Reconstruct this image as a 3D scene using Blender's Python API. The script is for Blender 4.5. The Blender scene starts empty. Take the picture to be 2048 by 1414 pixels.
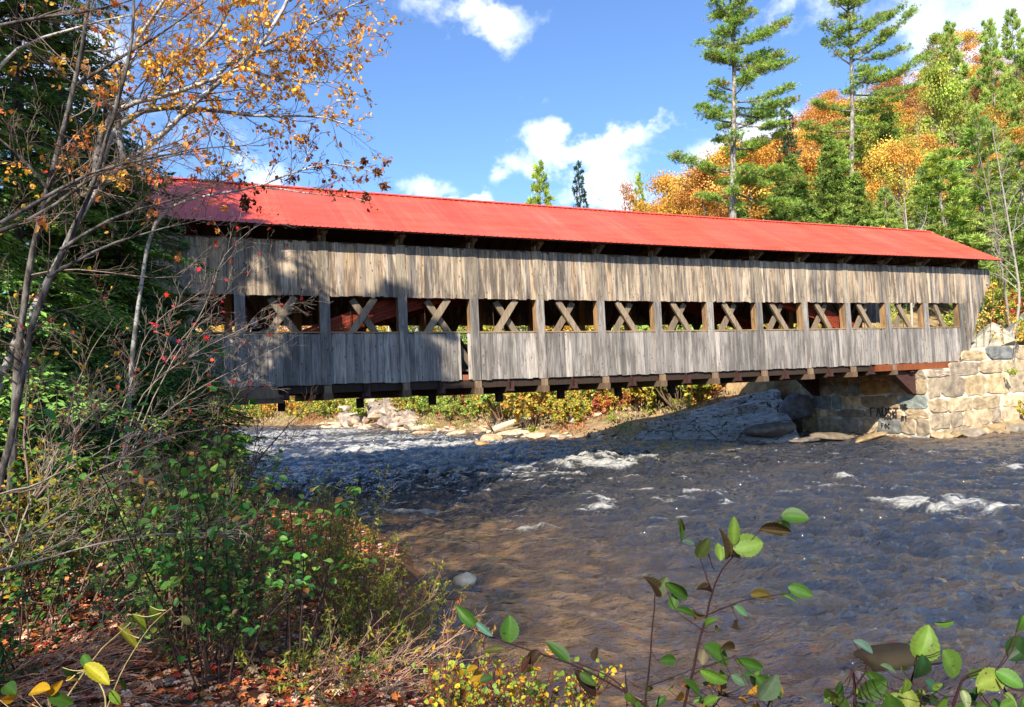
import bpy, math, random
import numpy as np
from mathutils import Vector, Matrix

# ------------------------------------------------------------------ camera, sky, sun, exposure
H = 2.9                       # eye height above the water
F = 1479.0
PITCH = math.radians(2.953); ROLL = math.radians(-2.538)   # tilted slightly up, turned a little about the view axis
scene = bpy.context.scene
cam_d = bpy.data.cameras.new("camera"); cam = bpy.data.objects.new("camera", cam_d)
scene.collection.objects.link(cam)
fwd = np.array([0, math.cos(PITCH), math.sin(PITCH)]); _u = np.array([0, -math.sin(PITCH), math.cos(PITCH)]); _r = np.array([1.0, 0, 0])
rgt = _r * math.cos(ROLL) + _u * math.sin(ROLL); upv = _u * math.cos(ROLL) - _r * math.sin(ROLL)
cam.matrix_world = Matrix(((rgt[0], upv[0], -fwd[0], 0), (rgt[1], upv[1], -fwd[1], 0), (rgt[2], upv[2], -fwd[2], H), (0, 0, 0, 1)))
cam_d.sensor_width = 36.0; cam_d.lens = F / 2048 * 36; cam_d.clip_end = 2000; cam_d.clip_start = 0.05
scene.camera = cam
scene.view_settings.view_transform = 'Standard'; scene.view_settings.look = 'None'
scene.view_settings.gamma = 1.0; scene.view_settings.use_curve_mapping = False
scene.view_settings.exposure = 1.0
scene.render.film_transparent = False
scene.cycles.max_bounces = 6; scene.cycles.diffuse_bounces = 3; scene.cycles.glossy_bounces = 3
scene.cycles.transmission_bounces = 3; scene.cycles.transparent_max_bounces = 6
scene.cycles.caustics_reflective = False; scene.cycles.caustics_refractive = False

def ray(px, py):
    return fwd + rgt * (px - 1024) / F + upv * (707 - py) / F
def P(px, py, depth):
    d = ray(px, py); return np.array([0, 0, H]) + d * (depth / d[1])
def W(px, py, z=0.0):
    d = ray(px, py); return np.array([0, 0, H]) + d * ((z - H) / d[2])

def BX(px, py=780):    # X per metre of depth at this pixel
    d = ray(px, py); return d[0] / d[1]
EL = math.radians(37)
_f = math.radians(40); SUNH = np.array([math.cos(_f) * .4102 - math.sin(_f) * .9120, -math.cos(_f) * .9120 - math.sin(_f) * .4102]); SUNH /= np.linalg.norm(SUNH)
to_sun = Vector((SUNH[0] * math.cos(EL), SUNH[1] * math.cos(EL), math.sin(EL)))
sun_d = bpy.data.lights.new("sun", 'SUN'); sun = bpy.data.objects.new("sun", sun_d)
scene.collection.objects.link(sun)
sun_d.energy = 4.6; sun_d.angle = math.radians(0.5); sun_d.color = (1.0, 0.91, 0.78)
sun.rotation_euler = to_sun.to_track_quat('Z', 'Y').to_euler()
sun.location = (0, -20, 40)

def lin(h, g=1.0):
    h = h.lstrip('#'); c = [int(h[i:i + 2], 16) / 255 for i in (0, 2, 4)]
    return tuple((x / 12.92 if x <= .04045 else ((x + .055) / 1.055) ** 2.4) * g for x in c)

class NT:
    def __init__(s, tree): s.t = tree; s.n = tree.nodes; s.l = tree.links
    def node(s, typ, **kw):
        n = s.n.new(typ)
        for k, v in kw.items():
            if k.startswith('i_'):
                n.inputs[k[2:]].default_value = v
            else: setattr(n, k, v)
        return n
    def link(s, a, b): s.l.new(a, b)
    def setin(s, n, i, v):
        if isinstance(v, bpy.types.NodeSocket): s.l.new(v, n.inputs[i])
        elif v is not None: n.inputs[i].default_value = v
    def math(s, op, a, b=None, c=None, clamp=False):
        n = s.n.new('ShaderNodeMath'); n.operation = op; n.use_clamp = clamp
        for i, v in enumerate((a, b, c)): s.setin(n, i, v)
        return n.outputs[0]
    def vmath(s, op, a, b=None):
        n = s.n.new('ShaderNodeVectorMath'); n.operation = op
        s.setin(n, 0, a); s.setin(n, 1, b)
        return n.outputs['Value'] if op in ('LENGTH', 'DOT_PRODUCT', 'DISTANCE') else n.outputs[0]
    def mix(s, f, a, b, mode='MIX'):
        n = s.n.new('ShaderNodeMix'); n.data_type = 'RGBA'; n.blend_type = mode
        s.setin(n, 0, f); s.setin(n, 6, a if isinstance(a, bpy.types.NodeSocket) else (*a, 1)[:4]); s.setin(n, 7, b if isinstance(b, bpy.types.NodeSocket) else (*b, 1)[:4])
        return n.outputs[2]
    def ramp(s, f, a, b, lo=0.0, hi=1.0):
        n = s.n.new('ShaderNodeMapRange'); n.interpolation_type = 'SMOOTHSTEP'
        for i, v in enumerate((f, a, b, lo, hi)): s.setin(n, i, v)
        return n.outputs[0]
    def noise(s, vec, scale, detail=4, rough=.55, out=0):
        n = s.n.new('ShaderNodeTexNoise'); s.setin(n, 'Vector', vec)
        n.inputs['Scale'].default_value = scale; n.inputs['Detail'].default_value = detail; n.inputs['Roughness'].default_value = rough
        return n.outputs[out]
    def mapping(s, vec, scale=(1, 1, 1), loc=(0, 0, 0), rot=(0, 0, 0)):
        n = s.n.new('ShaderNodeMapping'); s.setin(n, 0, vec)
        n.inputs['Scale'].default_value = scale; n.inputs['Location'].default_value = loc; n.inputs['Rotation'].default_value = rot
        return n.outputs[0]

world = bpy.data.worlds.new("World"); scene.world = world; world.use_nodes = True
w = NT(world.node_tree); w.n.clear()
sky = w.node('ShaderNodeTexSky', sky_type='NISHITA', sun_disc=False)
sky.sun_elevation = EL; sky.sun_rotation = math.atan2(SUNH[0], SUNH[1])
sky.air_density = 1.0; sky.dust_density = 0.6; sky.ozone_density = 2.0; sky.altitude = 300
tc = w.node('ShaderNodeTexCoord'); dirv = tc.outputs['Generated']
skyc = w.mix(0.55, sky.outputs[0], w.mix(1.0, sky.outputs[0], (0.62, 0.95, 1.42), 'MULTIPLY'))
warp = w.noise(dirv, 9.0, 5, .6, 1)
wv = w.node('ShaderNodeVectorMath', operation='SCALE'); w.link(w.vmath('SUBTRACT', warp, (0.5, 0.5, 0.5)), wv.inputs[0]); wv.inputs['Scale'].default_value = 0.16
dw = w.vmath('ADD', dirv, wv.outputs[0])
mask = None
for (cx, cy, sx, sy, amp) in [(1105, 265, 60, 55, 1.15), (1190, 305, 130, 45, 1.1), (1060, 330, 75, 45, .9), (1225, 345, 95, 50, .9), (1215, 400, 120, 30, .75), (1010, 38, 75, 55, .8), (880, 15, 110, 45, .5),
                              (845, 372, 60, 28, .9), (930, 395, 60, 18, .85), (1990, 40, 170, 110, .95), (1850, 150, 80, 60, .85), (1980, -60, 220, 90, .9), (1520, 290, 90, 60, 1.0), (1450, 330, 80, 45, .8),
                              (520, 350, 70, 40, .8), (1330, 270, 60, 14, .55), (1690, 240, 60, 60, .9), (640, 60, 120, 50, .35), (450, 260, 140, 50, .35), (1590, 10, 140, 22, .45), (60, 120, 160, 200, .7)]:
    d = ray(cx, cy); d = d / np.linalg.norm(d)
    df = w.vmath('SUBTRACT', dw, tuple(d))
    sc = w.vmath('MULTIPLY', df, (F / sx, F / (sx + sy) * 1.0, F / sy))
    m = w.ramp(w.vmath('LENGTH', sc), 1.55, 0.15, 0.0, amp)
    mask = m if mask is None else w.math('MAXIMUM', mask, m)
n1 = w.noise(w.mapping(dirv, (1, 1, 1.5)), 13.0, 9, .62)
n2 = w.noise(dirv, 3.2, 5, .55)
gen = w.ramp(n2, .58, .74, 0, .8)
sep = w.node('ShaderNodeSeparateXYZ'); w.link(dirv, sep.inputs[0])
back = w.ramp(sep.outputs[1], 0.3, -0.1, 0, 1)
mask = w.math('MAXIMUM', mask, w.math('MULTIPLY', gen, back))
cm = w.ramp(w.math('ADD', mask, w.math('MULTIPLY', w.math('SUBTRACT', n1, .5), 1.7)), .25, 1.1)
shade = w.ramp(w.noise(w.mapping(dirv, loc=(.02, 0, .03)), 9.0, 5, .5), .35, .65)
cloud = w.mix(shade, (5.4, 6.2, 8.0), (9.6, 9.8, 10.2))
skyf = w.mix(w.math('MULTIPLY', cm, .95), skyc, cloud)
bg = w.node('ShaderNodeBackground'); w.link(skyf, bg.inputs[0]); bg.inputs[1].default_value = 0.105
wo = w.node('ShaderNodeOutputWorld'); w.link(bg.outputs[0], wo.inputs[0])

# ------------------------------------------------------------------ helpers
col = scene.collection
rng = np.random.default_rng(7)
def tag(o, label=None, cat=None, group=None, kind=None):
    for k, v in (('label', label), ('category', cat), ('group', group), ('kind', kind)):
        if v: o[k] = v
    return o
def empty(name, loc=(0, 0, 0), rz=0.0):
    o = bpy.data.objects.new(name, None); col.objects.link(o); o.location = loc; o.rotation_euler = (0, 0, rz)
    o.empty_display_size = .2
    return o
def copy_tree(o, parent=None):
    c = o.copy(); col.objects.link(c)
    if parent: c.parent = parent
    for ch in list(o.children): copy_tree(ch, c)
    return c

class MB:
    """collects vertices, faces and colours; build() links them as one mesh object"""
    def __init__(s): s.V = []; s.C = []; s.Fs = {}; s.n = 0
    def add(s, v, faces, c):
        v = np.asarray(v, float).reshape(-1, 3); s.V.append(v)
        c = np.asarray(c, float)
        if c.ndim == 1: c = np.tile(c[:3], (len(v), 1))
        s.C.append(c)
        if isinstance(faces, list) and faces and np.ndim(faces[0]) == 1: faces = [faces]
        for f in (faces if isinstance(faces, list) else [faces]):
            f = np.asarray(f)
            if f.size: s.Fs.setdefault(f.shape[1], []).append(f + s.n)
        s.n += len(v)
    def box(s, x0, x1, y0, y1, z0, z1, c, rot=0, skew=None, jit=0):
        v = np.array([(x, y, z) for z in (z0, z1) for y in (y0, y1) for x in (x0, x1)], float)
        if jit: v = v + rng.normal(0, jit, v.shape)
        f = [[0, 2, 3, 1], [4, 5, 7, 6], [0, 1, 5, 4], [2, 6, 7, 3], [0, 4, 6, 2], [1, 3, 7, 5]]
        s.add(v, f, c)
    def beam(s, a, b, wd, th, c, up=(0, 0, 1)):
        a = np.array(a, float); b = np.array(b, float); d = b - a; d /= np.linalg.norm(d)
        side = np.cross(d, up); side /= np.linalg.norm(side); u = np.cross(side, d)
        v = [p + side * i * wd / 2 + u * j * th / 2 for p in (a, b) for j in (-1, 1) for i in (-1, 1)]
        f = [[0, 2, 3, 1], [4, 5, 7, 6], [0, 1, 5, 4], [2, 6, 7, 3], [0, 4, 6, 2], [1, 3, 7, 5]]
        s.add(v, f, c)
    def tube(s, pts, rad, k=6, c=(1, 1, 1)):
        pts = np.asarray(pts, float); n = len(pts)
        rad = np.asarray(rad, float) * np.ones(n)
        t = np.gradient(pts, axis=0); t /= np.linalg.norm(t, axis=1)[:, None] + 1e-9
        ref = np.array([0, 0, 1.]) if abs(t[0][2]) < .9 else np.array([1., 0, 0])
        a = np.cross(t, ref); a /= np.linalg.norm(a, axis=1)[:, None] + 1e-9
        b = np.cross(t, a)
        th = np.linspace(0, 2 * np.pi, k, endpoint=False)
        ring = a[:, None, :] * np.cos(th)[None, :, None] + b[:, None, :] * np.sin(th)[None, :, None]
        v = pts[:, None, :] + ring * rad[:, None, None]
        i = np.arange(n - 1)[:, None] * k; j = np.arange(k)[None, :]; j2 = (j + 1) % k
        f = np.stack([i + j, i + j2, i + k + j2, i + k + j], -1).reshape(-1, 4)
        s.add(v.reshape(-1, 3), f, c)
    def build(s, name, mat, parent=None, smooth=False, loc=None):
        me = bpy.data.meshes.new(name)
        if not s.V: s.add([[0, 0, 0]], [], (1, 1, 1))
        V = np.concatenate(s.V); C = np.concatenate(s.C)
        if loc is not None: V = V - np.asarray(loc, float)
        me.vertices.add(len(V)); me.vertices.foreach_set('co', V.ravel().astype(np.float32))
        tot = []; idx = []
        for k, fl in s.Fs.items():
            fa = np.concatenate(fl); idx.append(fa.ravel()); tot.append(np.full(len(fa), k))
        if idx:
            idx = np.concatenate(idx); tot = np.concatenate(tot)
            me.loops.add(len(idx)); me.loops.foreach_set('vertex_index', idx.astype(np.int32))
            me.polygons.add(len(tot)); st = np.concatenate([[0], np.cumsum(tot)[:-1]])
            me.polygons.foreach_set('loop_start', st.astype(np.int32)); me.polygons.foreach_set('loop_total', tot.astype(np.int32))
            me.polygons.foreach_set('use_smooth', np.full(len(tot), smooth))
        me.update(calc_edges=True)
        at = me.attributes.new('col', 'FLOAT_COLOR', 'POINT')
        at.data.foreach_set('color', np.concatenate([C, np.ones((len(C), 1))], 1).astype(np.float32).ravel())
        me.materials.append(mat)
        o = bpy.data.objects.new(name, me); col.objects.link(o)
        if parent is not None: o.parent = parent
        elif loc is not None: o.location = loc
        return o

# leaf templates: (verts (x along leaf, y across, z up), faces)
def T_(v, f): return (np.array(v, float), [np.array(q) for q in f])
LEAF = {
 'quad': T_([(0, 0, 0), (.5, .45, .06), (1, 0, 0), (.5, -.45, .06)], [[[0, 3, 2, 1]]]),
 'needle': T_([(0, -.06, 0), (0, .06, 0), (1, .03, 0), (1, -.03, 0)], [[[0, 3, 2, 1]]]),
 'ovate': T_([(0, 0, 0), (.22, .3, .07), (.52, .38, .1), (.82, .22, .04), (1, 0, -.08), (.82, -.22, .04), (.52, -.38, .1), (.22, -.3, .07), (.3, 0, 0), (.7, 0, -.01)],
             [[[0, 8, 2, 1], [8, 9, 3, 2], [0, 7, 6, 8], [8, 6, 5, 9]], [[9, 4, 3], [9, 5, 4]]]),
 'lance': T_([(0, 0, 0), (.35, .11, .03), (1, 0, -.12), (.35, -.11, .03), (.5, 0, 0)], [[[0, 4, 1], [4, 2, 1], [0, 3, 4], [4, 3, 2]]]),
}
mv = [(0.45, 0, 0.02)]; 
for i, (a, r) in enumerate([(0, 1.0), (22, .55), (50, .85), (75, .45), (100, .7), (140, .4), (180, .45), (220, .4), (260, .7), (285, .45), (310, .85), (338, .55)]):
    mv.append((.45 + .6 * r * math.cos(math.radians(a)), .62 * r * math.sin(math.radians(a)), .1 * (i % 2)))
LEAF['maple'] = T_(mv, [[[0, i, i % 12 + 1] for i in range(1, 13)]])
nv = 14; ov = [(0, 0, 0)]
for i in range(nv):      # toothed broad leaf for the near plants
    pass
def big_leaf(curl=.10, fold=.10, tw=0.0):
    n = 17; xs = np.linspace(0, 1, n); V = []; Fq = []; Cc = []
    for i, x in enumerate(xs):
        wd = .36 * (math.sin(math.pi * x ** .85) ** .7) + .006 if 0 < x < 1 else .006
        wt = wd * (1.03 if i % 2 else .95); zc = -curl * x * x
        for k, (y, dz) in enumerate(((-wt, fold), (-wt * .5, fold * .3), (0, 0), (wt * .5, fold * .3), (wt, fold))):
            rip = .005 * (1 if i % 2 else -1) * abs(y) / .36
            V.append((x + .10 * abs(y), y * (1 - .3 * curl * x), zc + dz * wd / .36 + rip + tw * x * y)); Cc.append(1.3 if k == 2 else (1.03 if i % 2 else .97))
    for i in range(n - 1):
        for j in range(4): a = i * 5 + j; Fq.append([a, a + 1, a + 6, a + 5])
    return T_(V, [Fq]), np.array(Cc)
LEAFC = {}
for nm_, ar_ in (('big', (.14, .09, .1)), ('big2', (.45, .16, -.4)), ('big3', (.30, .34, .5))): LEAF[nm_], LEAFC[nm_] = big_leaf(*ar_)

def unit(v): return v / (np.linalg.norm(v, axis=-1, keepdims=True) + 1e-9)
def leaves(mb, pos, d, nrm, size, colr, kind='quad', wid=1.0, edge=None):
    pos = np.asarray(pos, float).reshape(-1, 3); N = len(pos)
    if N == 0: return
    d = unit(np.broadcast_to(d, (N, 3)).astype(float)); nrm = np.broadcast_to(nrm, (N, 3)).astype(float)
    y = unit(np.cross(nrm, d)); z = np.cross(d, y)
    tv, tf = LEAF[kind]; size = np.broadcast_to(size, (N,)); wid = np.broadcast_to(wid, (N,))
    v = pos[:, None] + size[:, None, None] * (tv[None, :, 0:1] * d[:, None] + tv[None, :, 1:2] * y[:, None] * wid[:, None, None] + tv[None, :, 2:3] * z[:, None])
    K = len(tv); off = np.arange(N)[:, None, None] * K
    fs = [(f[None] + off).reshape(-1, f.shape[1]) for f in tf]
    c = np.repeat(np.broadcast_to(colr, (N, 3))[:, None], K, 1)
    if kind in LEAFC: c = c * LEAFC[kind][None, :, None]
    if edge is not None:
        e = np.clip((np.abs(tv[:, 1]) / .38), 0, 1)[None, :, None] * edge[0]
        c = c * (1 - e) + np.array(edge[1]) * e
    mb.add(v.reshape(-1, 3), fs, c.reshape(-1, 3))
def rdir(n, flat=1.0):
    v = rng.normal(size=(n, 3)); v[:, 2] *= flat; return unit(v)
def pal(n, cols, wts=None, jit=.18):
    cols = np.array([lin(c) if isinstance(c, str) else c for c in cols])
    wts = None if wts is None else np.array(wts) / sum(wts)
    i = rng.choice(len(cols), n, p=wts)
    return cols[i] * np.exp(rng.normal(0, jit, (n, 1)))

def wander(a, d, L, m, wob=.12, grav=0.0):
    pts = [np.array(a, float)]; d = unit(np.array(d, float)); s = L / (m - 1)
    for _ in range(m - 1):
        d = unit(d + rng.normal(0, wob, 3) + np.array([0, 0, grav])); pts.append(pts[-1] + d * s)
    return np.array(pts)
def along(pts, u):
    x = u * (len(pts) - 1); i = min(int(x), len(pts) - 2); f = x - i
    return pts[i] * (1 - f) + pts[i + 1] * f, unit(pts[i + 1] - pts[i])
def resample(pts, m):
    pts = np.asarray(pts, float); L = np.concatenate([[0], np.cumsum(np.linalg.norm(np.diff(pts, axis=0), axis=1))])
    t = np.linspace(0, L[-1], m); out = np.stack([np.interp(t, L, pts[:, i]) for i in range(3)], 1)
    for _ in range(2): out[1:-1] = (out[:-2] + 2 * out[1:-1] + out[2:]) / 4
    return out
def grow(mb, main, r0, r1, levels, c, tips, k0=6, start=.15, bias=(0, 0, .15), wob=.13):
    """levels: list of (children per parent, length, angle)"""
    n = len(main); mb.tube(main, np.linspace(r0, r1, n), k0, c)
    if not levels: tips.append(main); return
    nc, L, ang = levels[0]
    for i in range(nc):
        u = start + (1 - start) * (i + rng.random()) / nc
        p, t = along(main, min(u, .999))
        q = unit(np.cross(t, rng.normal(size=3))); a = ang * rng.uniform(.7, 1.3)
        d = t * math.cos(a) + q * math.sin(a) + np.array(bias)
        l = L * (1 - .45 * u) * rng.uniform(.55, 1.25)
        rr = max(.0022, (r0 + (r1 - r0) * u) * .5)
        ch = wander(p, d, l, max(4, min(8, int(l / .12) + 3)), wob, 0.01)
        grow(mb, ch, rr, max(.0015, rr * .35), levels[1:], c, tips, max(3, k0 - 2), .15, bias, wob)

def vnoise(x, y, seed=0):
    r = np.random.default_rng(seed); T = r.random((256, 256))
    xi = np.floor(x).astype(int); yi = np.floor(y).astype(int); fx = x - xi; fy = y - yi
    fx = fx * fx * (3 - 2 * fx); fy = fy * fy * (3 - 2 * fy)
    g = lambda a, b: T[a % 256, b % 256]
    return (g(xi, yi) * (1 - fx) + g(xi + 1, yi) * fx) * (1 - fy) + (g(xi, yi + 1) * (1 - fx) + g(xi + 1, yi + 1) * fx) * fy
def fbm(x, y, o=4, seed=0):
    s = 0; a = .5; tot = 0
    for i in range(o): s = s + a * vnoise(x * 2 ** i, y * 2 ** i, seed + i); tot += a; a *= .5
    return s / tot
def sst(x, a, b):
    t = np.clip((x - a) / (b - a), 0, 1); return t * t * (3 - 2 * t)

# ------------------------------------------------------------------ materials
def newmat(name):
    m = bpy.data.materials.new(name); m.use_nodes = True; t = NT(m.node_tree); t.n.clear()
    out = t.node('ShaderNodeOutputMaterial'); return m, t, out
def attr(t, name='col'):
    a = t.node('ShaderNodeAttribute', attribute_name=name); return a
def objc(t): return t.node('ShaderNodeTexCoord').outputs['Object']
def bsdf(t, out, base, rough=.6, spec=.3, normal=None, metal=0, **kw):
    b = t.node('ShaderNodeBsdfPrincipled'); t.setin(b, 'Base Color', base if isinstance(base, bpy.types.NodeSocket) else (*base, 1))
    t.setin(b, 'Roughness', rough); t.setin(b, 'Specular IOR Level', spec); t.setin(b, 'Metallic', metal)
    if normal is not None: t.link(normal, b.inputs['Normal'])
    if out is not None: t.link(b.outputs[0], out.inputs[0])
    return b
def bump(t, h, strength=.5, dist=.02):
    b = t.node('ShaderNodeBump'); b.inputs['Strength'].default_value = strength; b.inputs['Distance'].default_value = dist
    t.link(h, b.inputs['Height']); return b.outputs[0]

def m_leaf(name, trans=.35, rough=.45, spec=.3, spots=False, tint=(1.25, 1.2, .75)):
    m, t, out = newmat(name); a = attr(t).outputs['Color']
    n = t.noise(objc(t), 60 if spots else 9, 3)
    c = t.mix(1.0, a, t.mix(n, (.72, .72, .72), (1.25, 1.25, 1.25)), 'MULTIPLY')
    if spots:
        n2 = t.noise(objc(t), 110, 2); c = t.mix(t.ramp(n2, .66, .72), c, (.10, .05, .015))
    b = bsdf(t, None, c, rough, spec)
    tr = t.node('ShaderNodeBsdfTranslucent'); t.link(t.mix(1.0, c, tint, 'MULTIPLY'), tr.inputs[0])
    ms = t.node('ShaderNodeMixShader'); ms.inputs[0].default_value = trans
    t.link(b.outputs[0], ms.inputs[1]); t.link(tr.outputs[0], ms.inputs[2]); t.link(ms.outputs[0], out.inputs[0]); return m
def m_wood(name, dark=.5, stain=True):
    m, t, out = newmat(name); a = attr(t).outputs['Color']; oc = objc(t)
    g = t.noise(t.mapping(oc, (38, 38, 1.6)), 1.0, 6, .65)
    c = t.mix(1.0, a, t.mix(t.ramp(g, .3, .72), (.62, .60, .58), (1.22, 1.22, 1.2)), 'MULTIPLY')
    if stain:
        s = t.noise(t.mapping(oc, (9, 9, .9)), 1.0, 6, .65); s2 = t.noise(oc, .45, 3)
        c = t.mix(t.ramp(t.math('ADD', s, t.math('MULTIPLY', t.math('SUBTRACT', s2, .5), .5)), .42, .62, 0, dark), c, (.055, .048, .045))
        v = t.node('ShaderNodeTexVoronoi'); t.link(t.mapping(oc, (7.5, 7.5, 3.4)), v.inputs['Vector']); v.inputs['Scale'].default_value = 1.0
        c = t.mix(t.ramp(v.outputs['Distance'], .17, .09, 0, .8), c, (.06, .035, .022))
    bsdf(t, out, c, .8, .15, bump(t, g, .5, .006)); return m
def m_bark(name, c1, c2, sc=14, stretch=.35):
    m, t, out = newmat(name); a = attr(t).outputs['Color']; oc = objc(t)
    n = t.noise(t.mapping(oc, (1, 1, stretch)), sc, 6, .65)
    c = t.mix(t.ramp(n, .38, .64), c1, c2); c = t.mix(1.0, c, a, 'MULTIPLY')
    bsdf(t, out, c, .85, .15, bump(t, n, .8, .02)); return m
def m_plain(name, base, rough=.6, sc=8, amt=.3, spec=.2, bs=.3, useattr=False, metal=0):
    m, t, out = newmat(name); oc = objc(t); n = t.noise(oc, sc, 6, .6)
    b0 = attr(t).outputs['Color'] if useattr else None
    base = base if b0 is None else b0
    c = t.mix(1.0, base, t.mix(t.ramp(n, .3, .7), (1 - amt,) * 3, (1 + amt,) * 3), 'MULTIPLY')
    bsdf(t, out, c, rough, spec, bump(t, n, bs, .02), metal); return m

M = {}
M['leaf'] = m_leaf('leaf_foliage', tint=(1.15, 1.15, .85))
M['leafnear'] = m_leaf('broad_leaf_foliage', .32, .5, .25, True)
M['needle'] = m_leaf('needle_foliage', .2, .6, .2)
M['far'] = m_leaf('crown_foliage', .22, .7, .1, tint=(1.1, 1.1, .85))
M['boards'] = m_wood('weathered_boards', .72)
M['greyboards'] = m_wood('grey_boards', .55)
M['timber'] = m_wood('sawn_timber', .3)
M['darkwood'] = m_wood('dark_timber', .4, False)
M['bark'] = m_bark('grey_bark', (.035, .03, .026), (.17, .15, .13))
M['pinebark'] = m_bark('pine_bark', (.10, .085, .07), (.40, .36, .31), 5)
M['twig'] = m_bark('twig_bark', (.75, .75, .75), (1.15, 1.15, 1.15), 20)
M['rust'] = m_plain('painted_steel', (.065, .030, .024), .6, 12, .25)
M['rock'] = m_plain('rock', None, .85, 3, .35, .2, .7, True)
m, t, out = newmat('banded_ledge_rock'); oc = objc(t); n = t.noise(t.mapping(oc, (.7, 3.2, 6), rot=(.25, .1, -.5)), 1.6, 8, .65); n2 = t.noise(oc, 1.1, 5)
c = t.mix(t.ramp(n, .35, .65), (.30, .30, .29), (.62, .60, .56)); v = t.node('ShaderNodeTexVoronoi', feature='DISTANCE_TO_EDGE'); t.link(t.mapping(t.vmath('ADD', oc, t.noise(oc, 1.2, 4, .6, 1)), (.35, 1.3, 2.2), rot=(.25, .1, -.5)), v.inputs['Vector']); v.inputs['Scale'].default_value = .9; c = t.mix(t.ramp(v.outputs['Distance'], .045, .0), c, (.03, .03, .03)); c = t.mix(t.ramp(n, .40, .36), c, (.06, .06, .06)); c = t.mix(t.ramp(n2, .5, .7, 0, .4), c, (.42, .36, .28))
bsdf(t, out, c, .8, .25, bump(t, n, 1.0, .12)); M['ledge'] = m
M['litter'] = m_leaf('fallen_leaves', .15, .6, .25)
M['cloth'] = m_plain('cloth', None, .9, 30, .15, .1, .2, True)
m, t, out = newmat('birch_bark'); oc = objc(t)
n = t.noise(oc, 7, 5, .6); n2 = t.noise(oc, 30, 4, .6)
c = t.mix(t.ramp(n, .45, .60), (.62, .60, .55), (.30, .27, .23)); c = t.mix(t.ramp(n2, .56, .64), c, (.05, .045, .04))
c = t.mix(1.0, c, attr(t).outputs['Color'], 'MULTIPLY')
bsdf(t, out, c, .7, .2, bump(t, n2, .4, .01)); M['birch'] = m
m, t, out = newmat('red_metal_roofing'); oc = objc(t)
n = t.noise(t.mapping(oc, (.6, 3, 3)), 1.0, 5, .6); n2 = t.noise(oc, .35, 3)
c = t.mix(t.ramp(n, .3, .75), (.62, .068, .030), (.74, .100, .048)); c = t.mix(t.ramp(n2, .4, .7, 0, .35), c, (.72, .13, .085))
n3 = t.noise(t.mapping(oc, (5, .25, .25)), 1.0, 5, .6); c = t.mix(t.ramp(n3, .52, .75, 0, .30), c, (.74, .20, .15)); c = t.mix(1.0, c, attr(t).outputs['Color'], 'MULTIPLY')
bsdf(t, out, c, .38, .45); M['roof'] = m

# ------------------------------------------------------------------ terrain
BO = np.array([-7.889, 21.477]); BD = np.array([.91200, .41017]); BB = np.array([-.41017, .91200])
def loc2w(t, wv): return BO + BD * t + BB * wv
def w2loc(x, y): return (x - BO[0]) * BD[0] + (y - BO[1]) * BD[1], (x - BO[0]) * BB[0] + (y - BO[1]) * BB[1]
far_sh = [tuple(W(a, b)[:2]) for a, b in ((450, 851), (580, 853), (700, 857), (800, 861), (880, 864), (1000, 872), (1150, 879), (1270, 882))]
FAR = np.array([(-110, 180), (-60, 125), *far_sh, tuple(P(1562, 780, 43.4)[:2]), (16.0, 38.5), (18.4, 32.3), (25, 34.8), (40, 41.3), (80, 60), (150, 90)])
NEAR = np.array([(-110, 135), (-50, 84), (-20, 42), (-10.6, 25), (-9.4, 21.6), (-8.8, 20.5), (-6, 19), (-3.7, 17), (-2.1, 14), (-1.3, 10.9), (-.95, 7.5), (-.1, 5.3), (2, 4.2), (5, 3.2), (14, 1), (30, -4), (80, -20), (150, -40)])
def pdist(x, y, poly):
    best = np.full(x.shape, 1e9)
    for a, b in zip(poly[:-1], poly[1:]):
        d = b - a; t = np.clip(((x - a[0]) * d[0] + (y - a[1]) * d[1]) / (d @ d), 0, 1)
        best = np.minimum(best, np.hypot(x - a[0] - t * d[0], y - a[1] - t * d[1]))
    return best
def above(x, y, poly):       # y above the polyline at x (polyline x nearly monotone)
    px, py = poly[:, 0].copy(), poly[:, 1]
    px = np.maximum.accumulate(px + np.arange(len(px)) * 1e-6)
    return y > np.interp(x, px, py)
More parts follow.
